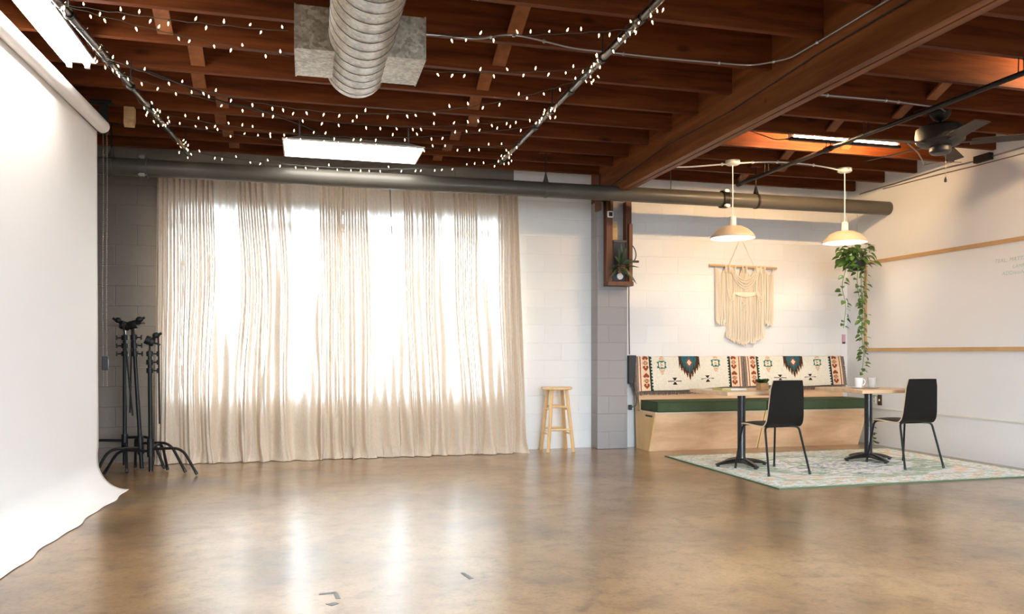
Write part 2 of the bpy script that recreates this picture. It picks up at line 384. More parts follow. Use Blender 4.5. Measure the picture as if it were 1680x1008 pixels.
def props(o, label=None, cat=None, group=None, kind=None):
    if label: o['label'] = label
    if cat: o['category'] = cat
    if group: o['group'] = group
    if kind: o['kind'] = kind
    return o
def obj(name, g, mat, parent=None, loc=None, smooth=35, bevel=0., solid=0., rz=0., sub=0):
    me = bpy.data.meshes.new(name)
    vs = g.v
    if loc is not None: vs = [(x-loc[0], y-loc[1], z-loc[2]) for x, y, z in vs]
    me.from_pydata(vs, [], g.f)
    mats = mat if isinstance(mat, (list, tuple)) else [mat]
    for k in mats: me.materials.append(M[k])
    if len(mats) > 1: me.polygons.foreach_set('material_index', g.mi)
    if smooth:
        me.polygons.foreach_set('use_smooth', [True]*len(me.polygons))
        me.set_sharp_from_angle(angle=math.radians(smooth))
    me.update()
    o = bpy.data.objects.new(name, me); COL.objects.link(o)
    if loc is not None: o.location = loc
    if rz: o.rotation_euler.z = rz
    if parent is not None: o.parent = parent
    if bevel:
        b_ = o.modifiers.new('edge', 'BEVEL'); b_.width = bevel; b_.segments = 2; b_.limit_method = 'ANGLE'; b_.angle_limit = math.radians(40)
    if sub:
        b_ = o.modifiers.new('smooth', 'SUBSURF'); b_.levels = sub; b_.render_levels = sub
    if solid:
        b_ = o.modifiers.new('thick', 'SOLIDIFY'); b_.thickness = solid; b_.offset = 0
    return o
def thing(name, label, cat, loc=(0,0,0), rz=0., group=None):
    o = bpy.data.objects.new(name, None); COL.objects.link(o)
    o.location = loc; o.rotation_euler.z = rz; o.empty_display_size = .1
    return props(o, label, cat, group)
def part(name, g, mat, root, world=True, label=None, **kw):
    """child of a thing; world=True: the shape is given in room coordinates"""
    if world:
        L = root.location
        g.v = [(x-L[0], y-L[1], z-L[2]) for x, y, z in g.v]
    o = obj(name, g, mat, root, **kw)
    if label: o['label'] = label
    return o
def sub(name, g, mat, par, root, world=True, **kw):
    if world:
        L = root.location
        g.v = [(x-L[0], y-L[1], z-L[2]) for x, y, z in g.v]
    return obj(name, g, mat, par, **kw)
def dup(root, loc, rz=0., label=None, name=None):
    r = root.copy(); COL.objects.link(r); r.location = loc; r.rotation_euler.z = rz
    if label: r['label'] = label
    for ch in list(root.children):
        c = ch.copy(); COL.objects.link(c); c.parent = r
        for gc in list(ch.children):
            d = gc.copy(); COL.objects.link(d); d.parent = c
    return r
def struct(name, g, mat, parent=None, **kw):
    o = obj(name, g, mat, parent, **kw); o['kind'] = 'structure'; return o
def bez(p0, p1, p2, p3, n=10):
    p0, p1, p2, p3 = map(Vector, (p0, p1, p2, p3))
    return [p0*(1-t)**3+p1*3*t*(1-t)**2+p2*3*t*t*(1-t)+p3*t**3 for t in [i/n for i in range(n+1)]]
def rounded(pts, r, n=5):
    """polyline with its corners rounded"""
    pts = [Vector(p) for p in pts]; out = [pts[0]]
    for i in range(1, len(pts)-1):
        a, b_, c = pts[i-1], pts[i], pts[i+1]
        d1 = (a-b_); d2 = (c-b_); k = min(r, d1.length*.45, d2.length*.45)
        s, e = b_+d1.normalized()*k, b_+d2.normalized()*k
        for j in range(n+1):
            t = j/n; out.append(s*(1-t)**2+b_*2*t*(1-t)+e*t*t)
    out.append(pts[-1]); return out

# ------------------------------------------------------------------ camera, sky
cam = bpy.data.cameras.new('camera'); co = bpy.data.objects.new('camera', cam); COL.objects.link(co)
cam.sensor_width = 36; cam.lens = 36*1293/1680; cam.shift_y = 75/1680; cam.clip_start = .05
co.location = (0, 0, 1.10); co.rotation_euler = (PI/2, 0, -math.atan(337/1293))
SC.camera = co
w = bpy.data.worlds.new('sky'); SC.world = w; w.use_nodes = True
nt = w.node_tree; bg = nt.nodes['Background']
tc = nt.nodes.new('ShaderNodeTexCoord'); sp = nt.nodes.new('ShaderNodeSeparateXYZ'); nt.links.new(tc.outputs['Generated'], sp.inputs[0])
rp = nt.nodes.new('ShaderNodeValToRGB'); els = rp.color_ramp.elements
els[0].position = .0; els[0].color = (.86, .94, 1.04, 1); els[1].position = .9; els[1].color = (.76, .90, 1.08, 1)
nt.links.new(sp.outputs[2], rp.inputs['Fac']); nt.links.new(rp.outputs['Color'], bg.inputs['Color'])
bg.inputs['Strength'].default_value = 14.5
SC.view_settings.view_transform = 'Standard'; SC.view_settings.look = 'None'
SC.view_settings.exposure = 1.5; SC.view_settings.gamma = 1.0; SC.view_settings.use_curve_mapping = False
SC.cycles.use_denoising = True
SC.cycles.max_bounces = 10; SC.cycles.diffuse_bounces = 5; SC.cycles.transparent_max_bounces = 24
SC.cycles.sample_clamp_indirect = 6.0

# ------------------------------------------------------------------ room shell
RW = 6.594; LW = -2.5; BL = 8.63; BR = 8.55; YF = -4.0; ZD = 3.42; ZJ = 3.11
struct('floor', G().box(LW-.2, RW+.2, YF-.2, 8.85, -.12, 0), 'concrete_floor')
struct('ground', G().box(-30, 30, 8.83, 45, -.35, -.15), 'ground_ext')
struct('road', G().box(-30, 30, -40, -4.2, -.35, -.15), 'asphalt')
WX0, WX1, WZ0, WZ1 = -1.36, 2.14, .62, 2.64
g = G(); g.cur = 0
g.box(LW-.2, WX0, BL, BL+.2, 0, ZD)
g.box(WX0, WX1, BL, BL+.2, WZ1, ZD); g.box(WX0, WX1, BL, BL+.2, 0, WZ0); g.box(WX1, 2.27, BL, BL+.2, 0, ZD)
g.cur = 1; g.box(2.27, 3.25, BL, BL+.2, 0, ZD)
struct('wall_back', g, ['block_dark', 'block_white'], smooth=0)
struct('wall_alcove', G().box(3.55, RW+.2, BR, BR+.28, 0, ZD), 'block_white', smooth=0)
struct('pillar', G().box(3.2, 3.57, 8.43, BL+.1, 0, ZD-.3), 'block_grey', smooth=0, bevel=.008)
struct('wall_right', G().box(RW, RW+.2, YF, BR, 0, ZD), 'plaster_white', smooth=0)
g = G(); g.cur = 0; g.box(LW-.2, LW, 4.4, BL, 0, ZD); g.cur = 1; g.box(LW-.2, LW, YF, 4.4, 0, ZD)
struct('wall_left', g, ['block_dark', 'plaster_white'], smooth=0)
FX0, FX1, FZ0, FZ1 = .4, 4.4, .1, 2.3
g = G(); g.box(LW, FX0, YF-.2, YF, 0, ZD); g.box(FX1, RW, YF-.2, YF, 0, ZD); g.box(FX0, FX1, YF-.2, YF, 0, FZ0); g.box(FX0, FX1, YF-.2, YF, FZ1, ZD)
struct('wall_front', g, 'block_grey', smooth=0)
# windows
def window(name, x0, x1, z0, z1, y, mull, trans, cat):
    r = bpy.data.objects.new(name, None); COL.objects.link(r); r.location = ((x0+x1)/2, y, z0); r['kind'] = 'structure'
    g = G(); t = .05
    g.box(x0, x1, y-.03, y+.03, z0, z0+t); g.box(x0, x1, y-.03, y+.03, z1-t, z1)
    for x in [x0+t/2]+mull+[x1-t/2]: g.box(x-t/2, x+t/2, y-.028, y+.028, z0+t, z1-t)
    for a, b_ in trans: g.box(x0+t, x1-t, y-.026, y+.026, a, b_)
    part('frame', g, 'frame_alu', r, smooth=0)
    part('pane', G().box(x0+t, x1-t, y-.003, y+.003, z0+t, z1-t), 'pane_glass', r, smooth=0)
    return r
window('window_1', WX0, WX1, WZ0, WZ1, BL+.12, [-.28, .82], [(2.40, 2.50)], 'window')
window('fill_window', FX0, FX1, FZ0, FZ1, YF-.1, [1.4, 2.4, 3.4], [], 'window')  # unseen window added behind the camera to let in fill light
def portal(name, x0, x1, z0, z1, y, toward):
    l = bpy.data.lights.new(name, 'AREA'); l.shape = 'RECTANGLE'; l.size = x1-x0; l.size_y = z1-z0; l.cycles.is_portal = True
    o = bpy.data.objects.new(name, l); COL.objects.link(o); o.location = ((x0+x1)/2, y, (z0+z1)/2)
    o.rotation_euler = (-PI/2 if toward < 0 else PI/2, 0, 0)
portal('sky_portal', WX0, WX1, WZ0, WZ1, BL+.17, -1)
portal('sky_portal', FX0, FX1, FZ0, FZ1, YF-.15, 1)
# ceiling: deck, joists, bridging
ceil = struct('ceiling', G().box(LW-.2, RW+.2, YF-.2, BL+.22, ZD, ZD+.1), 'deck_wood', smooth=0)
YL = [.9, 1.4, 1.9, 2.35, 2.85, 3.33, 3.84, 4.36, 4.94, 5.48, 6.02, 6.52, 7.01, 7.50, 7.93, 8.35]
YR = [.72, 1.23, 1.74, 2.25, 2.76, 3.27, 3.79, 4.30, 4.82, 5.33, 5.84, 6.33, 6.85, 7.37, 7.88, 8.39]
BX0, BX1, BZ = 3.19, 3.32, 2.82
for y in YL:
    o = struct('joist', G().box(LW, BX0, y, y+.045, ZJ, ZD), 'joist_wood', ceil, loc=(0, y, ZJ), smooth=0)
for y in YR:
    o = struct('joist', G().box(BX1, RW, y, y+.045, ZJ, ZD), 'joist_wood', ceil, loc=(3, y, ZJ), smooth=0)
def bridging(x, ya, yb):
    for s in (0, 1):
        z0, z1 = (ZD-.04, ZJ+.05) if s == 0 else (ZJ+.05, ZD-.04)
        xx = x + (.1 if s else 0)
        p, q = Vector((xx, ya, z0)), Vector((xx, yb, z1))
        struct('bridging_board', G().bar(p, q, .095, .02), 'bridging_wood', ceil, smooth=0)
xs = [-.95, -.9, -.88, -.75, -.80, -.68, -.74, -.72, -.7]
for i, (a, b_) in enumerate(zip(YL[6:], YL[7:])):
    bridging(xs[i], a+.045, b_); bridging([1.30, 1.30, 1.33, 1.33, 1.36, 1.45, 1.38, 1.38, 1.35][i], a+.045, b_)
for i, (a, b_) in enumerate(zip(YR[6:], YR[7:])): bridging([5.3, 5.9, 4.9, 5.0, 4.7, 5.25, 4.9, 5.2, 5.0][i], a+.045, b_)
bm_ = struct('ceiling_beam', G().box(BX0, BX0+.058, 0.2, 8.6, BZ, ZD).box(BX1-.058, BX1, .2, 8.6, BZ, ZD).box(BX0+.05, BX1-.05, .2, 8.6, BZ+.014, ZD), 'beam_wood', smooth=0)
struct('beam_bracket', G().box(3.17, 3.2, 8.30, 8.43, 2.70, 3.1).box(3.31, 3.34, 8.30, 8.43, 2.70, 3.1), 'post_wood', bm_, smooth=0)

# ------------------------------------------------------------------ paper sweep on a roll
pr = thing('paper_roll', 'wide roll of white seamless photo paper sweeping from ceiling to floor', 'paper roll', (-1.6, 5.5, 0))
Y0, Y1 = 4.12, 6.89
def xoff(y): return -.05*(Y1-y)*.55
prof = []
for i in range(14): prof.append((-1.605+.0*i, 2.86-i*(2.86-.26)/13))
for i in range(1, 13):
    a = i/12*PI/2; prof.append((-1.605+.235*(1-math.cos(a)), .26-.255*math.sin(a)))
def pf(u, v):
    y = Y0+(Y1-Y0)*u; k = v*(len(prof)-1); i = min(int(k), len(prof)-2); t = k-i
    x = prof[i][0]*(1-t)+prof[i+1][0]*t; z = prof[i][1]*(1-t)+prof[i+1][1]*t
    low = max(0, (.26-z)/.26)
    x += xoff(y) + low*low*(.012*math.sin(7*y+1)+.008*math.sin(15*y)); x += .006*math.sin(2.1*y+z)*(z > .3)
    return (x, y, max(z, .004))
part('paper_sheet', G().grid(pf, 46, 80), 'paper_white', pr, smooth=60, solid=.0015)
part('roll', G().tube([(-1.57+xoff(y), y, 2.90) for y in (Y0, Y1)], .052, 28), 'paper_white', pr)
part('roll_core', G().tube([(-1.57+xoff(Y1), Y1-.01, 2.9), (-1.57, Y1+.05, 2.9)], .03, 16), 'dark_plastic', pr)
part('bracket', G().box(-1.60, -1.54, Y1+.045, Y1+.06, 2.86, 3.10).box(-1.66, -1.5, Y1-.03, Y1+.06, 3.09, 3.108), 'black_iron', pr, smooth=0)
g = G()
for dx in (0, .028):
    for k in range(150): g.sphere((-1.585+dx+.003*math.sin(k*.05), Y1+.075, 2.89-.0138*k), .0050, 6)
part('bead_chain', g, 'bead_metal', pr)
part('chain_weight', G().box(-1.592, -1.545, Y1+.06, Y1+.09, .74+.22, .83+.24), 'dark_plastic', pr, bevel=.004)
wb = obj('wood_block', G().prism([(6.93, 3.105), (7.0, 3.105), (7.0, 2.99), (6.96, 2.94), (6.93, 2.97)], 'x', -1.44, -1.36), 'raw_wood', loc=(-1.4, 6.96, 3.105), bevel=.003)
wb.location.y += .06
props(wb, 'pale cut wood block fixed under a joist beside the white paper roll', 'wood block')

# ------------------------------------------------------------------ ceiling lights
t = thing('strip_light', 'long bare two tube fluorescent light above the white paper roll', 'ceiling light', (-1.46, 4.6, 3.03))
part('housing', G().prism([(-1.56, 3.03), (-1.36, 3.03), (-1.38, 3.075), (-1.54, 3.075)], 'y', 3.36, 5.80), 'white_enamel', t, smooth=0)
for x in (-1.515, -1.405):
    part('tube', G().tube([(x, 3.40, 3.008), (x, 5.75, 3.008)], .018, 12), 'tube_white', t)
for y in (3.38, 5.765):
    for x in (-1.515, -1.405): part('lamp_holder', G().box(x-.014, x+.014, y-.012, y+.012, 2.985, 3.032), 'white_plastic', t, smooth=0)
for y in (3.6, 5.5): part('hanger', G().tube([(-1.46, y, 3.074), (-1.46, y, 3.4)], .003, 6), 'conduit_metal', t)
t = thing('troffer_light', 'rectangular flat white diffuser light hung on chains under the joists', 'ceiling light', (.42, 7.40, 2.95))
lx0, lx1, ly0, ly1 = -.20, 1.03, 7.09, 7.70
part('housing', G().hexa([(lx0,ly0,2.957),(lx1,ly0,2.957),(lx1,ly1,2.957),(lx0,ly1,2.957)], [(lx0+.14,ly0+.16,3.03),(lx1-.14,ly0+.16,3.03),(lx1-.14,ly1-.16,3.03),(lx0+.14,ly1-.16,3.03)]), 'white_enamel', t, smooth=0)
part('diffuser', G().box(lx0+.008, lx1-.008, ly0+.008, ly1-.008, 2.946, 2.956), 'panel_white', t, smooth=0)
part('frame', G().box(lx0-.004, lx1+.004, ly0-.004, ly0+.008, 2.947, 2.96).box(lx0-.004, lx1+.004, ly1-.008, ly1+.004, 2.947, 2.96).box(lx0-.004, lx0+.008, ly0+.008, ly1-.008, 2.947, 2.96).box(lx1-.008, lx1+.004, ly0+.008, ly1-.008, 2.947, 2.96), 'white_enamel', t, smooth=0)
for x, y in ((-.06, 7.2), (.90, 7.2), (-.06, 7.58), (.90, 7.58)):
    g = G()
    for k in range(12):
        z = 3.03+.018*k; g.lathe([(.007, -.011), (.009, 0), (.007, .011)], (x, y, z), 6, 'z', False)
    g.tube([(x, y, 3.03), (x, y, 3.25)], .002, 5)
    part('chain', g, 'conduit_metal', t)

for px_, py_ in ((1.2, 1.6), (4.7, 2.3), (1.2, -1.2), (4.7, -1.2)):  # lamps added out of view, overhead and behind, to brighten the room
    o = struct('fill_light', G().box(px_-.61, px_+.61, py_-.305, py_+.305, 2.957, 3.02), 'white_enamel', ceil, smooth=0)
    struct('diffuser', G().box(px_-.6, px_+.6, py_-.295, py_+.295, 2.948, 2.956), 'panel_fill', o, smooth=0)
    struct('suspension', G().box(px_-.5, px_-.49, py_-.01, py_+.01, 3.02, ZD).box(px_+.49, px_+.5, py_-.01, py_+.01, 3.02, ZD), 'conduit_metal', o, smooth=0)
# ------------------------------------------------------------------ poles under the joists
def pole(pts, label):
    a, b_ = Vector(pts[0]), Vector(pts[1]); d = (b_-a).normalized(); L = (b_-a).length
    t = thing('metal_pole', label, 'pole', tuple((a+b_)/2))
    part('pole_tube', G().tube([a, a+d*L*.52], .022, 14), 'steel_pole', t)
    part('pole_extension', G().tube([a+d*L*.52, b_], .0175, 14), 'steel_pole', t)
    for k in (.25, .52, .72): part('collar', G().tube([a+d*(L*k-.03), a+d*(L*k+.03)], .027, 14), 'black_metal', t)
    for k in (.38, .62, .97):
        p = a+d*L*k; part('hanger', G().tube([p+Vector((0,0,.02)), p+Vector((0,0,ZJ-p.z+.02))], .005, 6).tube([p-d*.012, p+d*.012], .03, 12), 'black_iron', t)
    return lambda y: a+(b_-a)*((y-a.y)/(b_.y-a.y))
PLf = pole(((-1.375, 2.9, 2.945), (-1.055, 7.80, 2.945)), 'long metal pole hung under the joists beside the paper roll, wound with fairy lights')
PRf = pole(((1.775, 2.9, 2.945), (1.822, 7.45, 2.945)), 'long metal pole hung under the joists near the wooden beam, wound with fairy lights')

# ------------------------------------------------------------------ fairy lights
bulb_me = None
def bulb_mesh():
    global bulb_me
    if bulb_me is None:
        g = G(); g.cur = 0
        g.lathe([(.001, .0), (.0045, .004), (.0062, .011), (.0055, .019), (.0025, .027), (.0008, .033)], (0,0,0), 8)
        g.cur = 1; g.lathe([(.0038, -.012), (.0042, .001)], (0,0,0), 6)
        o = obj('bulb', g, ['bulb_glow', 'wire_green']); bulb_me = o.data
        bpy.data.objects.remove(o)
    return bulb_me
def bulbs(root, pts, rnd, skip=1, size=1.):
    for i, p in enumerate(pts):
        if i % skip: continue
        o = bpy.data.objects.new('bulb', bulb_mesh()); COL.objects.link(o); o.parent = root
        o.location = Vector(p)-root.location
        up = rnd.random() < .42
        tilt = rnd.uniform(-.5, .5)
        o.rotation_euler = (tilt if up else PI+tilt, rnd.uniform(-.5, .5), 0)
        o.location.z += .011 if up else -.011
        o.scale = (size*.7,)*3
GRP = 'fairy lights strung across the ceiling'
spans = [
 (4.58, 4.12, .10, 'fairy light strand crossing in front of the duct, nearest of the strands to the camera'),
 (4.575, 4.74, .155, 'fairy light strand crossing behind the grey duct box, second from the camera'),
 (5.33, 4.93, .294, 'deeply sagging fairy light strand just beyond the open end of the duct'),
 (5.61, 5.75, .205, 'fairy light strand sagging between the duct end and the troffer light, fourth from the camera'),
 (6.45, 6.05, .145, 'fairy light strand above the near edge of the troffer light, fifth from the camera'),
 (6.74, 6.67, .10, 'fairy light strand level with the near edge of the troffer light, sixth from the camera'),
 (7.64, 7.37, .102, 'fairy light strand against the grey wall above the large pipe, farthest from the camera')]
rnd = random.Random(3)
for k, (ya, yb, sag, lab) in enumerate(spans):
    a, b_ = PLf(ya)+Vector((0,0,-.02)), PRf(yb)+Vector((0,0,-.02))
    def P_(s):
        p = a+(b_-a)*s; p.z -= 4*sag*s*(1-s)
        # strand rests on top of the duct box side: keep clear of the duct
        return p
    t = thing('string_light', lab, 'string light', tuple(P_(.5)), 0, GRP)
    n = 60
    wp = [P_(i/n)+Vector((0, .004*math.sin(i*1.7+k), .0035*math.sin(i*2.3+k))) for i in range(n+1)]
    if k < 2:
        segs = [[p for p in wp if p.x < -.07], [p for p in wp if p.x > .645]]
    else: segs = [wp]
    for sgm in segs: part('wire', G().tube(sgm, .0022, 5), 'wire_green', t)
    nb = 29 if k > 1 else 34
    bp_ = [P_((i+.5+rnd.uniform(-.3, .3))/nb) for i in range(nb)]
    if k < 2: bp_ = [p for p in bp_ if p.x < -.08 or p.x > .66]
    bulbs(t, bp_, rnd)
for f_, ys, lab in ((PLf, [(4.2, 4.66), (5.2, 5.68), (6.3, 6.85), (7.45, 7.75)], 'fairy light strand wound around the metal pole beside the paper roll'),
                    (PRf, [(3.8, 4.45), (4.6, 5.05), (5.6, 5.95), (6.95, 7.42)], 'fairy light strand wound around the metal pole near the wooden beam')):
    t = thing('string_light', lab, 'string light', tuple(f_(6.0)), 0, GRP)
    wp = []; y = ys[0][0]; k = 0
    while y < ys[-1][1]:
        c = f_(y); dense = any(a <= y <= b_ for a, b_ in ys)
        wp.append(c+Vector((.032*math.cos(k*.9), 0, .032*math.sin(k*.9)))); k += 1; y += .016 if dense else .05
    part('wire', G().tube(wp, .0022, 5), 'wire_green', t)
    bl = []
    for a, b_ in ys:
        for i in range(13):
            an = rnd.uniform(0, 6.28); bl.append(f_(a+(b_-a)*(i+.5)/13)+Vector((.04*math.cos(an), 0, .035*math.sin(an)-.015)))
    bulbs(t, bl, rnd)

# ------------------------------------------------------------------ spiral duct with its side box
t = thing('spiral_duct', 'large round galvanised spiral air duct with a square side box, hung from the ceiling', 'air duct', (.288, 3.5, 2.65))
R_ = .175; cx, cz = .288, 2.826
part('duct_pipe', G().lathe([(R_, 0.3), (R_, 4.885), (R_-.004, 4.89), (R_-.004, .3)], (cx, 0, cz), 56, 'y', False), 'galvanised', t, smooth=50)
part('end_cap', G().lathe([(R_-.005, 4.862), (R_-.005, 4.872)], (cx, 0, cz), 48, 'y'), 'galvanised', t)
g = G(); pts = []
pitch = .118; n = int((4.88-1.2)/pitch*40)
for i in range(n): a = i/40*2*PI; pts.append((cx+(R_+.0005)*math.cos(a), 1.2+pitch*i/40+.06*math.sin(a)*0, cz+(R_+.0005)*math.sin(a)))
g.tube(pts, .0024, 5); part('spiral_seam', g, 'frame_alu', t)
bx = part('side_box', G().box(-.06, .636, 4.345, 4.775, 2.722, 2.955), 'galvanised', t, smooth=0)
for xa in (-.064, .632): sub('box_flange', G().box(xa, xa+.008, 4.341, 4.779, 2.718, 2.959), 'galvanised', bx, t, smooth=0)
for y in (2.333, 3.823): part('duct_strap', G().box(cx-R_-.012, cx-R_-.008, y-.015, y+.015, cz, ZJ+.03).box(cx+R_+.008, cx+R_+.012, y-.015, y+.015, cz, ZJ+.03), 'galvanised', t, smooth=0)

# ------------------------------------------------------------------ large painted pipe along the back wall
PY, PZ, PR = 7.82, 2.79, .079
t = thing('water_pipe', 'large grey painted pipe running under the joists along the whole back wall', 'pipe', (2.0, PY, PZ))
part('pipe_run', G().tube([(LW, PY, PZ), (RW-.002, PY, PZ)], PR, 40), 'pipe_paint', t)
for x in (-1.44, 4.45):
    cm = 'pipe_paint' if x < 0 else 'black_iron'
    c = part('coupling', G().lathe([(PR+.002, x-.035), (PR+.016, x-.034), (PR+.018, x-.01), (PR+.018, x+.01), (PR+.016, x+.034), (PR+.002, x+.035)], (0, PY, PZ), 28, 'x'), cm, t)
    sub('bolt', G().tube([(x-.03, PY-.06, PZ+.085), (x+.03, PY-.06, PZ+.085)], .009, 6).tube([(x-.035, PY-.075, PZ-.08), (x+.035, PY-.075, PZ-.08)], .009, 6).box(x-.022, x+.022, PY-.075, PY-.045, PZ+.07, PZ+.1).box(x-.022, x+.022, PY-.09, PY-.06, PZ-.095, PZ-.065), 'conduit_metal', c, t)
hl = {-1.71: 'ring hanger holding the large grey pipe near the paper roll', 2.40: 'ring hanger holding the large grey pipe just beyond the curtain', 4.85: 'ring hanger holding the large grey pipe behind the first pendant lamp'}
for x, lab in hl.items():
    t = thing('pipe_hanger', lab, 'pipe hanger', (x, PY, PZ), 0, 'ring hangers on the large pipe')
    part('ring', G().lathe([(PR+.001, x-.014), (PR+.006, x-.014), (PR+.006, x+.014), (PR+.001, x+.014)], (0, PY, PZ), 28, 'x', False), 'black_iron' if x > 4 else 'pipe_paint', t)
    part('yoke', G().lathe([(.03, PZ+PR+.004), (.018, PZ+PR+.05), (.009, PZ+PR+.085)], (x, PY, 0), 10), 'black_iron' if x > 4 else 'pipe_paint', t)
    part('rod', G().tube([(x, PY, PZ+PR+.06), (x, PY, ZJ+.06)], .006, 8), 'black_iron', t)
    part('wood_cleat', G().box(x-.07, x+.07, PY-.03, PY+.05, ZJ+.06, ZJ+.1), 'joist_wood', t, smooth=0)
# black iron pipe to the right
t = thing('gas_pipe', 'black iron pipe running from the back wall past the ceiling fan', 'pipe', (4.71, 5.5, 3.0))
part('pipe_run', G().tube([(4.71, 1.5, 3.0), (4.71, 7.93, 3.0)], .02, 14), 'black_iron', t)
part('end_cap', G().tube([(4.71, 7.90, 3.0), (4.71, 7.965, 3.0)], .028, 14), 'black_iron', t)
part('coupling', G().tube([(4.71, 6.33, 3.0), (4.71, 6.42, 3.0)], .028, 14), 'black_iron', t)
for y in (4.32, 5.86, 6.37, 7.39, 7.90): part('pipe_strap', G().tube([(4.685, y, 3.0), (4.69, y, ZJ+.002)], .004, 6).tube([(4.735, y, 3.0), (4.73, y, ZJ+.002)], .004, 6), 'black_iron', t)
# conduits and cables
def run(name, pts, r, mat, label, cat, clips=0, rad=.08):
    pts = [Vector(p) for p in pts]
    t = thing(name, label, cat, tuple(pts[len(pts)//2]))
    sm = rounded(pts, rad, 5)
    part('run', G().tube(sm, r, 8), mat, t)
    if clips:
        for k in range(1, clips+1):
            i = max(1, min(len(pts)-2, 0)); f_ = k/(clips+1)*(len(sm)-1); a = sm[int(f_)]; b_ = sm[min(len(sm)-1, int(f_)+1)]
            p = a+(b_-a)*(f_-int(f_)); part('clip', G().sphere(p, r*2.1, 8), mat, t)
    return t
run('conduit', [(.66, 4.925, 3.10), (1.07, 4.92, 3.10), (1.20, 4.80, 3.10), (1.33, 4.80, 3.10), (1.70, 4.91, 3.10), (2.4, 4.915, 3.10), (3.0, 4.89, 3.10), (3.17, 4.70, 3.095), (3.18, 4.3, 3.095), (3.182, 2.5, 3.095)], .0065, 'conduit_metal', 'thin grey metal conduit along a joist, bending to follow the wooden beam', 'conduit', 7)
run('conduit', [(3.33, 5.30, 3.098), (3.9, 5.30, 3.098), (4.5, 5.29, 3.098), (5.0, 5.34, 3.10), (5.22, 5.52, 3.14)], .007, 'conduit_metal', 'thin grey conduit running from the wooden beam to the ceiling fan', 'conduit', 4)
run('cable', [(3.33, 7.86, 3.09), (3.9, 7.62, 3.07), (4.27, 7.40, 3.075), (4.55, 7.36, 3.10), (4.80, 7.36, 3.12), (5.2, 7.37, 3.12), (5.45, 7.37, 3.10), (5.66, 7.39, 3.075)], .008, 'white_plastic', 'white cable along the joist linking the two pendant lamps', 'cable', 4)
t = run('conduit', [(RW-.012, 2.5, 3.05), (RW-.012, 6.43, 3.05), (RW-.012, 6.6, 3.05), (RW-.012, 7.0, 3.07), (RW-.012, 8.3, 3.05)], .008, 'conduit_metal', 'thin conduit with a small junction box high on the white right-hand wall above the whiteboard', 'conduit')
t['label'] = 'thin conduit with a small junction box along the wall high above the whiteboard'
part('junction_box', G().box(RW-.05, RW, 6.36, 6.56, 3.02, 3.09), 'fan_bronze', t, bevel=.004)
run('cable', [(RW-.008, 2.5, 2.985), (RW-.008, 5.5, 2.985), (RW-.008, 6.5, 3.0), (RW-.008, 7.1, 3.02), (RW-.008, 7.9, 3.035)], .005, 'vine_brown', 'thin brown wire along the wall just beneath the junction box conduit', 'cable')
run('cable', [(5.0, 5.70, 2.90), (5.12, 5.72, 2.84), (5.35, 5.9, 2.80), (5.6, 6.2, 2.86), (6.2, 6.6, 3.03), (RW-.01, 6.75, 3.08)], .005, 'conduit_metal', 'loose grey cable drooping below the ceiling fan towards the wall', 'cable', 0, .2)
run('cable', [(3.172, 2.5, 3.02), (3.174, 4.4, 3.02), (3.174, 5.5, 2.97), (3.174, 6.6, 2.99), (3.174, 8.0, 2.90)], .005, 'black_iron', 'thin black wire tacked along the side face of the wooden beam', 'cable')
run('cable', [(-1.1, 6.05, 3.10), (-.9, 6.15, 3.06), (-.62, 6.3, 2.99), (-.40, 6.4, 3.0), (-.2, 6.7, 3.02), (0.0, 6.95, 3.03), (.12, 7.15, 3.03)], .006, 'black_iron', 'loose black cable drooping under the joists towards the troffer light', 'cable', 0, .2)
run('cable', [(3.9, 8.0, 3.14), (4.0, 8.2, 3.06), (4.12, 8.45, 2.93), (4.13, 8.52, 2.86)], .005, 'black_iron', 'short black wire arching from the joists down behind the large pipe', 'cable', 0, .2)
# ------------------------------------------------------------------ amber tube lights between the joists
def amber(x0, x1, y, z, label):
    t = thing('tube_light', label, 'tube light', ((x0+x1)/2, y, z), 0, 'amber tube lights between joists')
    part('bar', G().box(x0, x1, y-.03, y+.012, z-.035, z-.01).box(x0, x1, y+.012, y+.055, z-.018, z-.01), 'black_iron', t)
    part('tube', G().tube([(x0+.05, y+.03, z+.022), (x1-.02, y+.03, z+.022)], .013, 12), 'tube_amber', t)
    for x in (x0+.03, x1-.01): part('lamp_holder', G().box(x-.012, x+.012, y-.01, y+.05, z-.012, z+.04), 'white_plastic', t, smooth=0)
    for f_ in (.2, .75): part('hanger', G().tube([(x0+(x1-x0)*f_, y, z-.01), (x0+(x1-x0)*f_, y, ZJ+.1)], .004, 6), 'conduit_metal', t)
amber(4.33, 5.53, 6.42, 3.105, 'glowing amber tube light on a black bar beside the ceiling fan')
amber(5.35, 6.40, 4.40, 3.20, 'amber tube light tucked between the joists nearest the whiteboard wall')
run('cable', [(4.33, 6.40, 3.085), (4.2, 6.42, 3.06), (4.0, 6.40, 3.10), (3.8, 6.38, 3.14)], .005, 'black_iron', 'short black cord feeding the amber tube light beside the ceiling fan', 'cable', 0, .1)

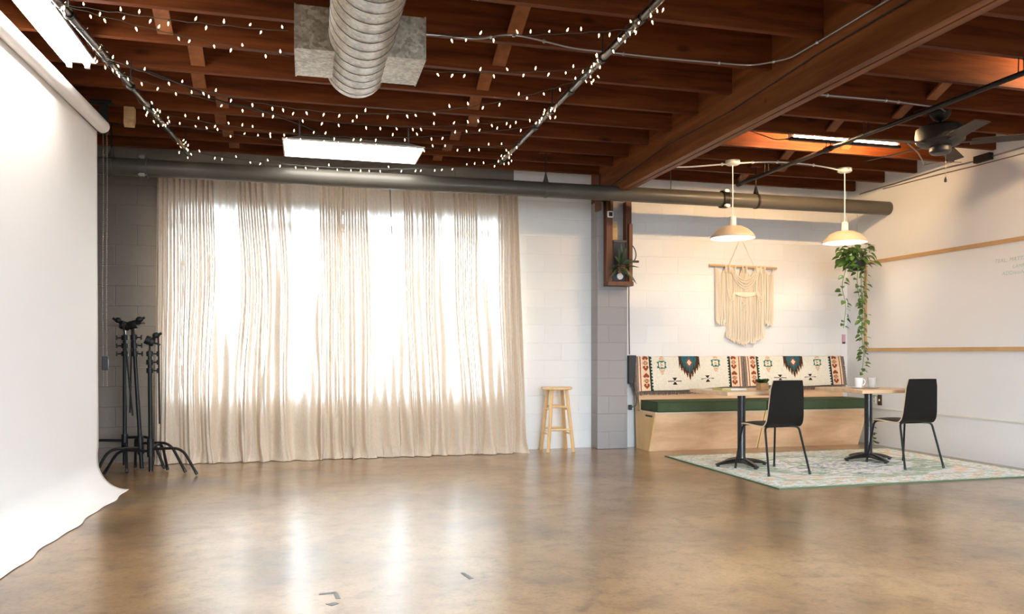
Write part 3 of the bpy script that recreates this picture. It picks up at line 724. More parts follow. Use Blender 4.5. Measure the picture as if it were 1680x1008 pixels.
# ------------------------------------------------------------------ ceiling fan
fx, fy = 5.245, 5.6
t = thing('ceiling_fan', 'dark bronze ceiling fan with thin blades and a pull chain', 'ceiling fan', (fx, fy, 3.2))
part('mounting_block', G().box(fx-.06, fx+.06, 5.375, 5.84, 3.19, 3.23), 'joist_wood', t, smooth=0)
part('canopy', G().lathe([(.06, 3.19), (.085, 3.17), (.085, 3.14), (.06, 3.10), (.03, 3.085)], (fx, fy, 0), 24), 'fan_bronze', t)
part('downrod', G().tube([(fx, fy, 3.09), (fx, fy, 3.03)], .014, 12), 'fan_bronze', t)
part('motor', G().lathe([(.05, 3.045), (.16, 3.035), (.19, 3.015), (.195, 2.965), (.19, 2.905), (.15, 2.875), (.09, 2.865)], (fx, fy, 0), 36), 'fan_bronze', t)
part('switch_housing', G().lathe([(.085, 2.868), (.085, 2.82), (.07, 2.80), (.02, 2.795)], (fx, fy, 0), 24), 'dark_plastic', t)
for k in range(5):
    a = 2*PI*k/5+.62
    d = Vector((math.cos(a), math.sin(a), 0)); n_ = Vector((-math.sin(a), math.cos(a), 0))
    up = (Vector((0,0,1))+n_*.2).normalized(); sd = d.cross(up)*-1
    c = Vector((fx, fy, 2.885))
    bl = part('blade', G().obox(c+d*.46, (d, n_*.98+Vector((0,0,-.2)), up), .46, .12, .007), 'fan_blade', t, bevel=.003)
    sub('blade_iron', G().bar(c+d*.13, c+d*.29, .035, .006, (0,0,1)), 'fan_bronze', bl, t, smooth=0)
ch = part('pull_chain', G().tube([(fx+.055, fy, 2.80), (fx+.055, fy, 2.60)], .0018, 5), 'bead_metal', t)
sub('chain_pull', G().lathe([(.002, 2.61), (.006, 2.60), (.012, 2.575), (.008, 2.562)], (fx+.055, fy, 0), 10), 'dark_plastic', ch, t)

# ------------------------------------------------------------------ pendant lamps
def pendant(x, y, zc, zr, label):
    t = thing('pendant_lamp', label, 'pendant lamp', (x, y, zc), 0, 'cream barn shade pendants over the tables')
    part('canopy', G().lathe([(.075, zc), (.075, zc-.035), (.06, zc-.045), (.01, zc-.05)], (x, y, 0), 24), 'white_paint', t)
    part('cord', G().tube([(x, y, zc-.045), (x, y, zr+.19)], .006, 8), 'white_plastic', t)
    part('socket', G().lathe([(.02, zr+.225), (.034, zr+.215), (.038, zr+.13), (.05, zr+.122)], (x, y, 0), 20), 'white_enamel', t)
    pr_ = [(.045, .128), (.10, .118), (.155, .09), (.195, .055), (.215, .028), (.228, .012), (.23, 0)]
    g = G().lathe([(r, zr+h) for r, h in pr_]+[(r-.004, zr+h-.003) for r, h in reversed(pr_)], (x, y, 0), 40, 'z', False)
    part('shade', g, 'cream_enamel', t, smooth=50)
    part('bulb', G().sphere((x, y, zr+.07), .035, 14).lathe([(.014, zr+.09), (.014, zr+.13)], (x, y, 0), 10), 'pendant_bulb', t)
pendant(4.31, 7.39, 3.108, 2.30, 'cream barn shade pendant lamp hanging over the table with the notebook')
pendant(5.67, 7.39, 3.108, 2.30, 'cream barn shade pendant lamp hanging in front of the trailing plant')

# ------------------------------------------------------------------ curtains
cr = thing('curtain_rod', 'black curtain rod hidden behind the large grey pipe', 'curtain rod', (.4, 8.42, 2.88))
part('rod', G().tube([(-1.46, 8.42, 2.88), (2.3, 8.42, 2.88)], .011, 10), 'black_iron', cr)
for x in (-1.44, .4, 2.28): part('rod_bracket', G().box(x-.012, x+.012, 8.42, BL, 2.865, 2.895), 'black_iron', cr, smooth=0)
def curtain(x0, x1, seed, label, flare=(0, 0)):
    r = random.Random(seed)
    xs_ = [0.]
    amps = [.5]; sg = -1
    while xs_[-1] < 1:
        if r.random() < .42:      # a flatter, more open span
            for _ in range(r.randint(1, 2)):
                xs_.append(xs_[-1]+r.uniform(.07, .15)/(x1-x0)); amps.append(sg*r.uniform(.25, .8)); sg = -sg
        else:                    # a bunch of tight pleats
            for _ in range(r.randint(3, 6)):
                xs_.append(xs_[-1]+r.uniform(.018, .036)/(x1-x0)); amps.append(sg*r.uniform(.55, 1.)); sg = -sg
    wx = [0.]; wa = [.6]
    while wx[-1] < 1: wx.append(wx[-1]+r.uniform(.05, .13)/(x1-x0)); wa.append((1 if len(wx) % 2 else -1)*r.uniform(.45, 1.))
    def wave(u, xs_=xs_, amps=amps):
        for i in range(len(xs_)-1):
            if xs_[i] <= u <= xs_[i+1]:
                t = (u-xs_[i])/(xs_[i+1]-xs_[i]); t = (1-math.cos(PI*t))/2
                return amps[i]*(1-t)+amps[i+1]*t
        return amps[-1]
    ph = [r.uniform(0, 6) for _ in range(6)]
    H = 2.93
    def fn(u, v):
        z = H*(1-v)**1.0
        low = 1-z/H
        uu = u+.012*math.sin(3*z+ph[0])*math.sin(PI*u)+.010*math.sin(ph[1]+9*u+1.3*z)*math.sin(PI*u)
        wv = wave(max(0, min(1, uu)))
        fine = .2*math.sin(u*(x1-x0)*170+ph[2]+.4*math.sin(z*2))*(.4+.6*abs(math.sin(u*17+ph[3])))
        x = x0+(x1-x0)*u + flare[0]*low*(1-u) + flare[1]*low*u
        A = .026+.034*low
        w2 = wave(max(0, min(1, uu+.01*math.sin(5*z+ph[2]))), wx, wa)
        y = 8.42-.07*low + A*(1-.72*low)*wv + A*.16*fine*(1-low) + .11*max(0, low-.2)*w2
        if z < .16:  # cloth breaks on the floor
            k = 1-z/.16
            y -= .075*k*k*(.55+.45*w2+.25*math.sin(u*23+ph[4]))+.014*math.sin(z*70+u*40)*k
            x += .022*math.sin(u*47+ph[5])*k
            z = z*(1-.12*k) + .006*abs(math.sin(u*31+ph[1]))*k
        y = min(y, BL-.03)
        return (x, y, max(z, .005))
    nu = int((x1-x0)/.0045)
    t = thing('curtain', label, 'curtain', ((x0+x1)/2, 8.4, 0), 0, 'sheer linen curtains over the window')
    part('panel', G().grid(fn, nu, 70), 'sheer_linen', t, smooth=80)
    return t
curtain(-1.43, .362, 11, 'wide sheer linen curtain panel beside the light stands', (-.02, .03))
curtain(.372, .845, 12, 'narrow sheer linen curtain panel in the middle of the window', (.0, .128))
curtain(.86, 2.255, 13, 'wide sheer linen curtain panel beside the white wall and stool', (.117, .07))

# ------------------------------------------------------------------ light stands
def c_stand(x, y, top, lean, legs, head, arm, label, metal_tip=False):
    t = thing('light_stand', label, 'light stand', (x, y, 0), 0, 'black light stands in the corner')
    tx, ty = lean
    def cp(z): return Vector((x+tx*z, y+ty*z, z))
    part('column', G().tube([cp(.04), cp(top)], .0185, 14), 'black_metal', t)
    g = G(); g.tube([cp(.17), cp(.33)], .030, 14)
    part('leg_hub', g, 'black_metal', t)
    for k, (a, zz, reach) in enumerate(legs):
        d = Vector((math.cos(a), math.sin(a), 0))
        pts = rounded([cp(zz)+d*.02, cp(zz)+d*(reach*.68)+Vector((0,0,.01)), Vector((x, y, .012))+d*reach], .09, 6)
        l = part('leg', G().tube(pts, .0125, 10), 'black_metal', t)
        sub('foot', G().tube([pts[-1]-(pts[-1]-pts[-2]).normalized()*.03, pts[-1]], .0145, 10), 'dark_plastic', l, t)
    # riser collars with T knobs
    for k in range(3):
        z = top-.03-.075*k
        c = part('collar', G().tube([cp(z-.022), cp(z+.022)], .031, 12), 'black_metal', t)
        s = 1 if head[0] > 0 else -1
        sub('knob', G().tube([cp(z), cp(z)+Vector((s*.065, -.02, 0))], .007, 8).tube([cp(z)+Vector((s*.065, -.02, -.022)), cp(z)+Vector((s*.065, -.02, .022))], .007, 8), 'black_metal', c, t)
    part('spigot', G().tube([cp(top), cp(top+.06)], .009, 10), 'chrome' if metal_tip else 'black_metal', t)
    hc = cp(top+.085)
    hp = part('grip_head', G().lathe([(.036, -.04), (.040, -.03), (.040, -.004), (.03, 0), (.040, .004), (.040, .03), (.036, .04)], (0, 0, 0), 20, 'x'), 'black_metal', t, world=False)
    hp.location = hc-Vector((x, y, 0)); hp.rotation_euler = (0, head[1], head[2])
    sub('knob', G().tube([(.04, 0, 0), (.085, 0, 0)], .009, 8).tube([(.085, -.035, 0), (.085, .035, 0)], .009, 8), 'chrome' if metal_tip else 'black_metal', hp, t, world=False)
    part('second_grip', G().sphere(hc+Vector((.055*head[0], -.01, .05)), .034, 12, (1, .8, .8)).tube([hc, hc+Vector((.1*head[0], -.02, .07))], .012, 8), 'black_metal', t)
    if arm:
        a0 = hc+Vector(arm[0]); a1 = hc+Vector(arm[1])
        part('arm_rod', G().tube([a0, a1], .008, 10), 'black_metal', t)
    return t
c_stand(-1.66, 8.12, 1.27, (0, 0), [(PI*.97, .27, .42), (-PI*.12, .30, .40), (-PI*.42, .24, .33)], (-1, .3, .5), ((.07, -.03, .04), (.05, -.03, -.82)), 'black light stand with a bright metal tip, nearest the paper roll', True)
c_stand(-1.46, 7.85, 1.27, (-.055, 0), [(-.40, .27, .43), (PI*.62, .30, .30), (-PI*.80, .23, .42)], (1, -.2, -.3), ((-.08, -.02, .03), (-.0, -.02, -.83)), 'black leaning light stand, middle one of the three in the corner')
c_stand(-1.345, 7.62, 1.12, (-.008, 0), [(-.24, .24, .41), (PI*.89, .22, .44), (PI*.40, .26, .30)], (1, .4, .2), ((.075, -.02, .06), (.085, -.02, -.74)), 'black light stand in front of the curtain edge, with a hanging arm rod')

# ------------------------------------------------------------------ bar stool
sx_, sy_ = 2.71, 8.40
t = thing('bar_stool', 'round light wood bar stool standing against the white wall', 'stool', (sx_, sy_, 0))
part('seat', G().lathe([(.05, .688), (.145, .686), (.168, .692), (.172, .704), (.165, .716), (.12, .718), (.02, .714)], (sx_, sy_, 0), 40), 'stool_wood', t, smooth=50)
def lp(a, z, k=1.): r = .118+(.205-.118)*(1-z/.69); return Vector((sx_+r*k*math.cos(a), sy_+r*k*math.sin(a), z))
AN = [PI*.25-.02, PI*.75-.02, PI*1.25-.02, PI*1.75-.02]
for a in AN:
    d = Vector((math.cos(a), math.sin(a), 0))
    part('leg', G().bar(lp(a, 0), lp(a, .69), .034, .034, d), 'stool_wood', t, bevel=.006)
for i in range(4):
    for z in ((.20, .47) if i % 2 else (.25, .50)):
        part('rung', G().tube([lp(AN[i], z), lp(AN[(i+1) % 4], z)], .011, 10), 'stool_wood', t)

# ------------------------------------------------------------------ wooden planter frame on the pillar
t = thing('planter_frame', 'tall red-brown wooden frame mounted on the grey pillar, holding a black box', 'planter frame', (3.43, 8.38, 1.86))
part('post', G().box(3.275, 3.352, 8.34, 8.43, 1.90, 2.82), 'post_wood', t, bevel=.004)
part('post', G().box(3.512, 3.582, 8.34, 8.43, 1.90, 2.82), 'post_wood', t, bevel=.004)
part('post', G().box(3.535, 3.578, 8.30, 8.34, 1.90, 2.56), 'post_wood', t, bevel=.004)
part('bottom_board', G().box(3.275, 3.582, 8.28, 8.43, 1.855, 1.905), 'post_wood', t, bevel=.004)
part('back_board', G().box(3.355, 3.435, 8.405, 8.43, 2.38, 2.60), 'raw_wood', t, label='pale wood board')
bb = part('black_box', G().box(3.355, 3.51, 8.34, 8.43, 1.91, 2.37), 'glass_dark', t, bevel=.005)
sub('dial', G().lathe([(.036, 8.322), (.036, 8.34)], (3.435, 0, 1.965), 24, 'y'), 'dial_white', bb, t)
sub('panel_rim', G().box(3.352, 3.516, 8.325, 8.342, 2.35, 2.375).box(3.352, 3.516, 8.325, 8.342, 2.08, 2.095), 'dark_plastic', bb, t, smooth=0)
t = thing('wall_sensor', 'small square white device with a black face fixed above the wooden frame', 'wall device', (3.315, 8.33, 2.66))
part('case', G().box(3.28, 3.352, 8.312, 8.34, 2.625, 2.70), 'white_plastic', t, bevel=.012)
part('face', G().box(3.293, 3.338, 8.306, 8.313, 2.638, 2.685), 'glass_dark', t, bevel=.004)
t = thing('potted_plant', 'small dark leaved plant in a clay pot mounted on the pillar', 'plant', (3.43, 8.29, 2.02))
part('pot', G().lathe([(.035, 2.0), (.05, 2.08), (.055, 2.085), (.048, 2.082), (.03, 2.06)], (3.43, 8.285, 0), 20), 'clay', t)
part('pot_ring', G().lathe([(.054, 2.065), (.058, 2.065), (.058, 2.072), (.054, 2.072)], (3.43, 8.285, 0), 20, 'z', False).bar((3.43, 8.34, 2.068), (3.43, 8.35, 2.068), .03, .01), 'black_iron', t)
g = G()
for d, L, W in (((-1, -.2, -.25), .15, .03), ((-.9, -.3, -.9), .20, .03), ((1, -.3, -.05), .17, .022), ((1, -.2, .35), .14, .025), ((.85, -.4, -1), .22, .04), ((-.3, -.5, 1), .16, .04), ((.1, -.6, .9), .18, .04), ((-.6, -.5, .6), .13, .04), ((.3, -.7, -.8), .14, .04), ((-.2, -.8, -.6), .15, .04), ((.5, -.6, .4), .12, .04), ((-.1, -.4, 1.2), .2, .04), ((.2, -.9, 0), .12, .05), ((-.5, -.8, 0), .12, .05)):
    g.leaf((3.43, 8.285, 2.085), d, (.1*d[0], -1, .45), L*1.25, W*1.15, .12)
part('foliage', g, 'leaf_dark', t, smooth=60)
t = thing('power_cord', 'thin black cord looping from the black box down beside the pillar', 'cord', (3.6, 8.4, 1.9))
part('cord_loop', G().tube(bez((3.52, 8.335, 2.36), (3.62, 8.33, 2.33), (3.66, 8.32, 2.2), (3.60, 8.33, 2.14), 14), .006, 8), 'black_iron', t)
part('cord_run', G().tube([(3.592, 8.44, 2.14), (3.59, 8.44, 1.7), (3.592, 8.44, 1.35), (3.60, 8.45, 1.08)], .006, 8), 'black_iron', t)
part('plug', G().box(3.58, 3.66, 8.31, 8.34, 2.125, 2.15), 'dark_plastic', t, bevel=.003)
t = thing('strap_bag', 'narrow black pouch with a loop strap hanging between the pillar and the bench', 'pouch', (3.62, 8.42, .5))
part('pouch', G().hexa([(3.572, 8.40, .74), (3.635, 8.40, .74), (3.635, 8.44, .74), (3.572, 8.44, .74)], [(3.571, 8.39, 1.07), (3.665, 8.39, 1.07), (3.665, 8.45, 1.07), (3.571, 8.45, 1.07)]), 'dark_plastic', t, bevel=.008)
part('strap', G().tube(bez((3.62, 8.42, .76), (3.67, 8.4, .6), (3.72, 8.4, .48), (3.60, 8.43, .47), 14), .007, 8), 'dark_plastic', t)
part('hook_end', G().box(3.585, 3.625, 8.425, 8.445, .44, .50), 'dark_plastic', t, bevel=.004)

# ------------------------------------------------------------------ macrame wall hanging
MY = BR-.035
t = thing('macrame_hanging', 'cream knotted macrame wall hanging on a wooden dowel above the bench', 'wall hanging', (5.12, MY, 2.14))
part('dowel', G().tube([(4.655, MY, 2.148), (5.565, MY, 2.132)], .014, 14), 'dowel_wood', t)
part('hanging_cord', G().tube([(4.92, MY, 2.15), (5.09, BR-.012, 2.50), (5.26, MY, 2.14)], .004, 6), 'cotton', t)
part('nail', G().tube([(5.09, BR-.03, 2.503), (5.09, BR, 2.503)], .004, 6), 'conduit_metal', t)
g = G(); rr = random.Random(5)
def mx(px): return 4.655+(px-165)/(800-165)*.91     # macrame measured across its dowel
def mz(py): return 2.14-(py-240)*.00132
def topz(px):
    for a, c, b_, dp in ((225, 268, 315, 62), (395, 440, 465, 90), (510, 545, 590, 90), (680, 728, 770, 65)):
        if a <= px <= b_:
            k = (px-a)/(c-a) if px < c else (b_-px)/(b_-c); return 250+dp*k
    return 246
def botz(px):
    if px < 318: return 745+22*math.sin((px-222)/96*PI)+rr.uniform(-10, 12)
    if px > 684: return 750+22*math.sin((px-684)/86*PI)+rr.uniform(-10, 12)
    k = abs(px-500)/180; return 945-75*k*k+rr.uniform(-14, 14)
px = 222
while px < 772:
    x = mx(px); zt, zb = mz(topz(px)), mz(botz(px)); dy = rr.uniform(-.004, .004)
    g.tube([(x, MY-.004+dy, zt), (x+rr.uniform(-.003, .003), MY-.006+dy, (zt+zb)/2), (x+rr.uniform(-.006, .006), MY-.004+dy, zb)], .0042, 5)
    px += rr.uniform(6.2, 8.4)
for p in range(224, 772, 9):
    g.tube([(mx(p)+rr.uniform(-.006, .006), MY-.008, mz(botz(p)-22)), (mx(p)+rr.uniform(-.012, .012), MY-.012, mz(botz(p)+6))], .0075, 5)
def swag(ax, ay, bx_, by, drop, r=.007, n=14, y=-.016):
    g.tube([(mx(ax+(bx_-ax)*i/n), MY+y, mz(ay+(by-ay)*i/n+4*drop*(i/n)*(1-i/n))) for i in range(n+1)], r, 6)
for k in range(4): swag(345+8*k, 250, 640-8*k, 250, 190-26*k, .006)
for ax, bx_ in ((328, 402), (598, 678)):
    for k in range(3): swag(ax+8*k, 460, bx_-8*k, 470, 90-20*k, .0065)
    g.tube([(mx(ax), MY-.014, mz(260)), (mx(ax), MY-.014, mz(465))], .006, 6); g.tube([(mx(bx_), MY-.014, mz(260)), (mx(bx_), MY-.014, mz(470))], .006, 6)
for k in range(6): swag(395, 490-7*k*.4, 600, 490-7*k*.4, 25-k*4, .006)
for ax in (310, 345, 400, 470, 505, 600, 640, 680): g.tube([(mx(ax), MY-.018, 2.155), (mx(ax), MY-.018, mz(300))], .010, 6)
for k in range(9): g.sphere((mx(470+rr.uniform(-4, 30)), MY-.016, mz(480+22*k)), .009, 8)
part('knotted_cords', g, 'cotton', t)

# ------------------------------------------------------------------ banquette benches, cushions, blankets
def bench(x0, x1, label, end=True):
    t = thing('bench', label, 'bench', ((x0+x1)/2, 8.2, 0), 0, 'plywood bench units')
    part('seat_board', G().box(x0, x1, 7.945, 8.40, .428, .446), 'ply_edge', t, smooth=0)
    th = .018
    part('front_panel', G().hexa([(x0+th, 8.112, 0), (x1-th, 8.112, 0), (x1-th, 8.13, 0), (x0+th, 8.13, 0)], [(x0+th, 7.95, .428), (x1-th, 7.95, .428), (x1-th, 7.968, .428), (x0+th, 7.968, .428)]), 'plywood', t, smooth=0)
    for x in (x0, x1-th):
        e = part('end_panel', G().prism([(8.112, 0), (8.46, 0), (8.535, 1.03), (8.47, 1.04), (8.37, .46), (8.37, .428), (7.95, .428)], 'x', x, x+th), 'plywood_end', t, smooth=0)
    sub('hand_slot', G().box(x0-.002, x0+.004, 8.02, 8.20, .385, .405), 'dark_plastic', e, t, smooth=0)
    part('backrest', G().hexa([(x0, 8.365, .447), (x1, 8.365, .447), (x1, 8.383, .447), (x0, 8.383, .447)], [(x0, 8.465, 1.045), (x1, 8.465, 1.045), (x1, 8.483, 1.045), (x0, 8.483, 1.045)]), 'plywood', t, smooth=0)
    return t
bench(3.69, 5.045, 'plywood bench unit beside the grey pillar')
bench(5.055, 6.41, 'plywood bench unit in the corner by the whiteboard wall')
def cushion(x0, x1, label):
    t = thing('seat_cushion', label, 'cushion', ((x0+x1)/2, 8.14, .446), 0, 'green seat cushions on the bench')
    part('pad', G().box(x0, x1, 7.90, 8.36, .447, .562), 'cushion_green', t, bevel=.016)
    g = G()
    for z in (.556, .453):
        g.tube([(x0+.004, 7.904, z), (x1-.004, 7.904, z), (x1-.004, 8.356, z), (x0+.004, 8.356, z), (x0+.004, 7.904, z)], .005, 6)
    part('piping', g, 'piping_green', t)
cushion(3.70, 5.045, 'long dark green seat cushion on the bench unit beside the pillar')
cushion(5.055, 6.405, 'long dark green seat cushion on the bench unit in the corner')

CR = (.70, .65, .54); PE = (.74, .52, .32); RD = (.26, .055, .03); BK = (.022, .018, .016); DG = (.022, .05, .036); TE = (.02, .115, .13); BR_ = (.06, .028, .016); GR = (.04, .15, .095); OR = (.45, .19, .06); GY = (.17, .13, .11)
def diamond(x, y, cx, cy, rx, ry): return abs(x-cx)/rx+abs(y-cy)/ry
def blanket_col(px, py, B=0):
    """px 0..1560 across, py 0..470 down from the top fold"""
    c = CR
    e = px if px < 780 else 1560-px
    if e < 36: return GY if int(px*.7+py*.9) % 3 else (.3, .22, .19)
    if py > 452: return BK if py < 462 else GY
    if e < 52: return PE
    if e < 70: return RD if int(e) % 9 < 7 else PE
    if e < 84: return CR if e < 78 else PE
    if e < 92: return BR_ if e < 87 else CR
    if e < 192:
        if e > 184: return CR
        q = (py+25) % 236; cx_ = 140; d_ = abs(e-cx_)
        if q < 78:
            if d_ < 40*min(1, max(0, (q-2)/40)) and q < 42: return RD
            if 42 <= q < 70 and d_ < 40 and (q < 58 or 8 < d_ < 34): return RD
        elif q < 150:
            r = diamond(e, q, cx_, 112, 46, 36)
            if r < .28: return PE
            if r < .62: return RD
            if .78 < r < .98: return RD
        else:
            k = (q-150)/86
            if q < 184 and 6 < d_ < 40 and d_ < 44-abs(q-168)*.7: return RD
            if 176 <= q < 222 and d_ < 40*(1-(q-176)/46.): return RD
        return PE
    if e < 240:
        sc_ = 26*abs(math.sin(py/42*PI))+8
        return (BK if e-192 < 9 else DG) if e-192 < sc_+8 else CR
    for cx_, cy_ in ((370, 112), (1150, 95)):
        dx, dy = abs(px-cx_), py-cy_
        if dx < 80 and abs(dy) < 62:
            # stepped cross outline
            if abs(dy) < 54 and dx < 66:
                inner = dx < 44-abs(dy)*.25 and abs(dy) < 40
                if inner:
                    if abs(dx-abs(dy)) < 6: return OR if dx < 18 else CR
                    if dx < abs(dy)*.5 and abs(dy) > 14: return GR if abs(dy) > 30 else CR
                    return CR
                notch = abs(dy) < 20 and dx > 58
                if dx > 44 and abs(dy) > 44: return CR
                if not notch: return GR
        for s_, o_ in ((1, 62), (-1, -62)):
            q = (dy-o_)*s_
            if 0 <= q < 70 and dx < 42-q*.42:
                st = (q+dx*.75) % 22
                if st < 9: return OR
                if st > 15: return PE
    cx_, cy_ = 765, 84
    dx = abs(px-cx_); 
    for (W_, H_, col, sx0) in ((150, 300, BR_, 25), (104, 216, TE, 22)):
        lim = 0
        sx0 = 37; fx_ = dx+sx0/2; st = int(fx_/sx0); fr = (fx_ % sx0)/sx0
        low = H_ - (st*sx0/W_)**1.05*(H_*.56)
        # stepped border of spear points
        zig = low-34+64*(1-abs(fr-.5)*2)
        if dx < W_ and py < zig:
            c = col
            if col is BR_ and dx < W_-18 and False: c = TE
    if dx < 104 and py < 216:
        st = (dx+py*.6) % 48
        if st > 40 and c is TE: c = (.035, .06, .06)
    r = diamond(px, py, cx_, cy_, 62, 84)
    if r < .52: c = PE if r < .36 else (.75, .6, .42)
    elif r < .86: c = (.28, .05, .045)
    elif r < 1.0: c = TE
    if dx < 150 and c is CR and py < 300+10: pass
    # pale woven outline of the medallion's teeth
    if c is CR and dx < 160:
        low = 300-(dx/150)**1.1*156; st = int((dx+18.5)/37); fr = ((dx+18.5) % 37)/37; low = 300-(st*37/150)**1.05*168; zig = low-18+66*(1-abs(fr-.5)*2)
        if py < zig and dx < 150: c = PE
    for hx, hy in ((540, 332), (1012, 318)):
        dx2, dy2 = abs(px-hx), abs(py-hy)
        if dy2 < 46 and dx2 < 32*dy2/44 and dy2 > 6: return BK
        if dy2 < 4+ (2 if dx2 > 60 else 0) and 10 < dx2 < 96: return (.12, .10, .09)
    return c
def blanket(x0, x1, zl, zr, label, seed):
    W_ = x1-x0; nu = int(W_/.0062); rows = 70; back = 10; r = random.Random(seed)
    ph = [r.uniform(0, 6) for _ in range(4)]
    t = thing('blanket', label, 'blanket', ((x0+x1)/2, 8.45, 1.05), 0, 'patterned blankets over the bench back')
    def fn(u, v):
        k = v*(rows+back)
        zb = zl+(zr-zl)*min(1, u*1.0)+.006*math.sin(u*9+ph[0])
        edge = abs(u-.5)*2
        if k <= back:   # behind the backrest, coming up
            z = .93+.125*(k/back); y = 8.497+.004*math.sin(9*u)
            if k >= back-1: y = 8.475; z = 1.058
        else:
            s = (k-back)/rows; z = 1.058+(zb-1.058)*s
            y = 8.452-.001-(1.045-z)*.1672*1.0+.0-.010*(s > .01) - .012*s*abs(math.sin(u*5+ph[1])) - .006*math.sin(u*14+ph[2])*s
        return (x0+W_*u+.006*math.sin(3*v+ph[3])*(edge > .9), y, z)
    g = G().grid(fn, nu, rows+back)
    o = part('cloth', g, 'blanket_weave', t, smooth=70, solid=.005)
    cols = np.ones((len(o.data.polygons), 4), np.float32)
    i = 0
    for j in range(rows+back):
        s = max(0, (j-back)/rows)
        for u in range(nu):
            c = blanket_col((u+.5)/nu*1560, s*470)
            cols[i, :3] = c; i += 1
    cols[:, :3] *= (1+rng.normal(0, .07, (len(cols), 1)))
    at = o.data.attributes.new('weave', 'FLOAT_COLOR', 'FACE'); at.data.foreach_set('color', np.clip(cols, 0, 1).ravel())
    g = G()
    n = int(W_/.0085)
    for q in range(n):
        u = (q+.5)/n; p = fn(u, 1.0)
        g.tube([(p[0], p[1]-.002, p[2]+.004), (p[0]+r.uniform(-.006, .006), p[1]-.004, p[2]-r.uniform(.026, .042))], .0028, 4)
    part('fringe', g, 'fringe_grey', t)
    for u, s_ in ((0, -1), (1, 1)):
        g = G()
        for q in range(72):
            v = (11+q/72*67)/80
            p = fn(u, v); g.tube([p, (p[0]+s_*r.uniform(.016, .026), p[1]+.004, p[2]-r.uniform(.0, .012))], .0034, 4)
        part('side_fringe', g, 'fringe_grey', t)
blanket(3.665, 5.05, .638, .690, 'cream patterned blanket draped over the bench back next to the pillar', 1)
blanket(5.06, 6.435, .692, .690, 'cream patterned blanket draped over the bench back next to the corner', 2)

# ------------------------------------------------------------------ tables
def table(label):
    t = thing('cafe_table', label, 'table', (0, 0, 0), 0, 'square cafe tables')
    part('tabletop', G().box(-.36, .36, -.365, .365, .697, .732), 'table_wood', t, world=False, bevel=.004)
    part('mounting_plate', G().lathe([(.10, .688), (.115, .696)], (0,0,0), 24), 'black_cast', t, world=False)
    part('column', G().lathe([(.045, .05), (.04, .07), (.038, .10), (.038, .69)], (0,0,0), 24), 'black_cast', t, world=False)
    part('hub', G().lathe([(.06, .03), (.06, .06), (.045, .075)], (0,0,0), 24), 'black_cast', t, world=False)
    for k in range(4):
        a = PI/2*k; d = Vector((math.cos(a), math.sin(a), 0)); n_ = Vector((-d.y, d.x, 0))
        g = G(); pr_ = []
        for i in range(9):
            s = i/8; rr_ = .03+.235*s; wd = .036+.008*math.sin(PI*s)-.006*s; h = .076*(1-s**2*.62); z0 = .016*(1-s)+.012
            c = d*rr_
            for q in range(8):
                an = 2*PI*q/8; pr_.append(c+n_*(wd*math.cos(an))+Vector((0,0,z0+(h-z0)/2+(h-z0)/2*math.sin(an))))
        fs = [(i*8+j, i*8+(j+1) % 8, (i+1)*8+(j+1) % 8, (i+1)*8+j) for i in range(8) for j in range(8)]+[tuple(range(7, -1, -1)), tuple(64+j for j in range(8))]
        g._add(pr_, fs)
        f = part('base_foot', g, 'black_cast', t, world=False, smooth=60)
        sub('glide', G().lathe([(.016, 0.0), (.016, .014)], tuple(d*.25), 12), 'dark_plastic', f, t, world=False)
    return t
TZ = .009
t1 = table('square light wood cafe table with an open notebook on it'); t1.location = (4.06, 6.80, TZ)
t2 = dup(t1, (5.51, 6.82, TZ), 0, 'square light wood cafe table with a white mug on it, by the whiteboard wall')
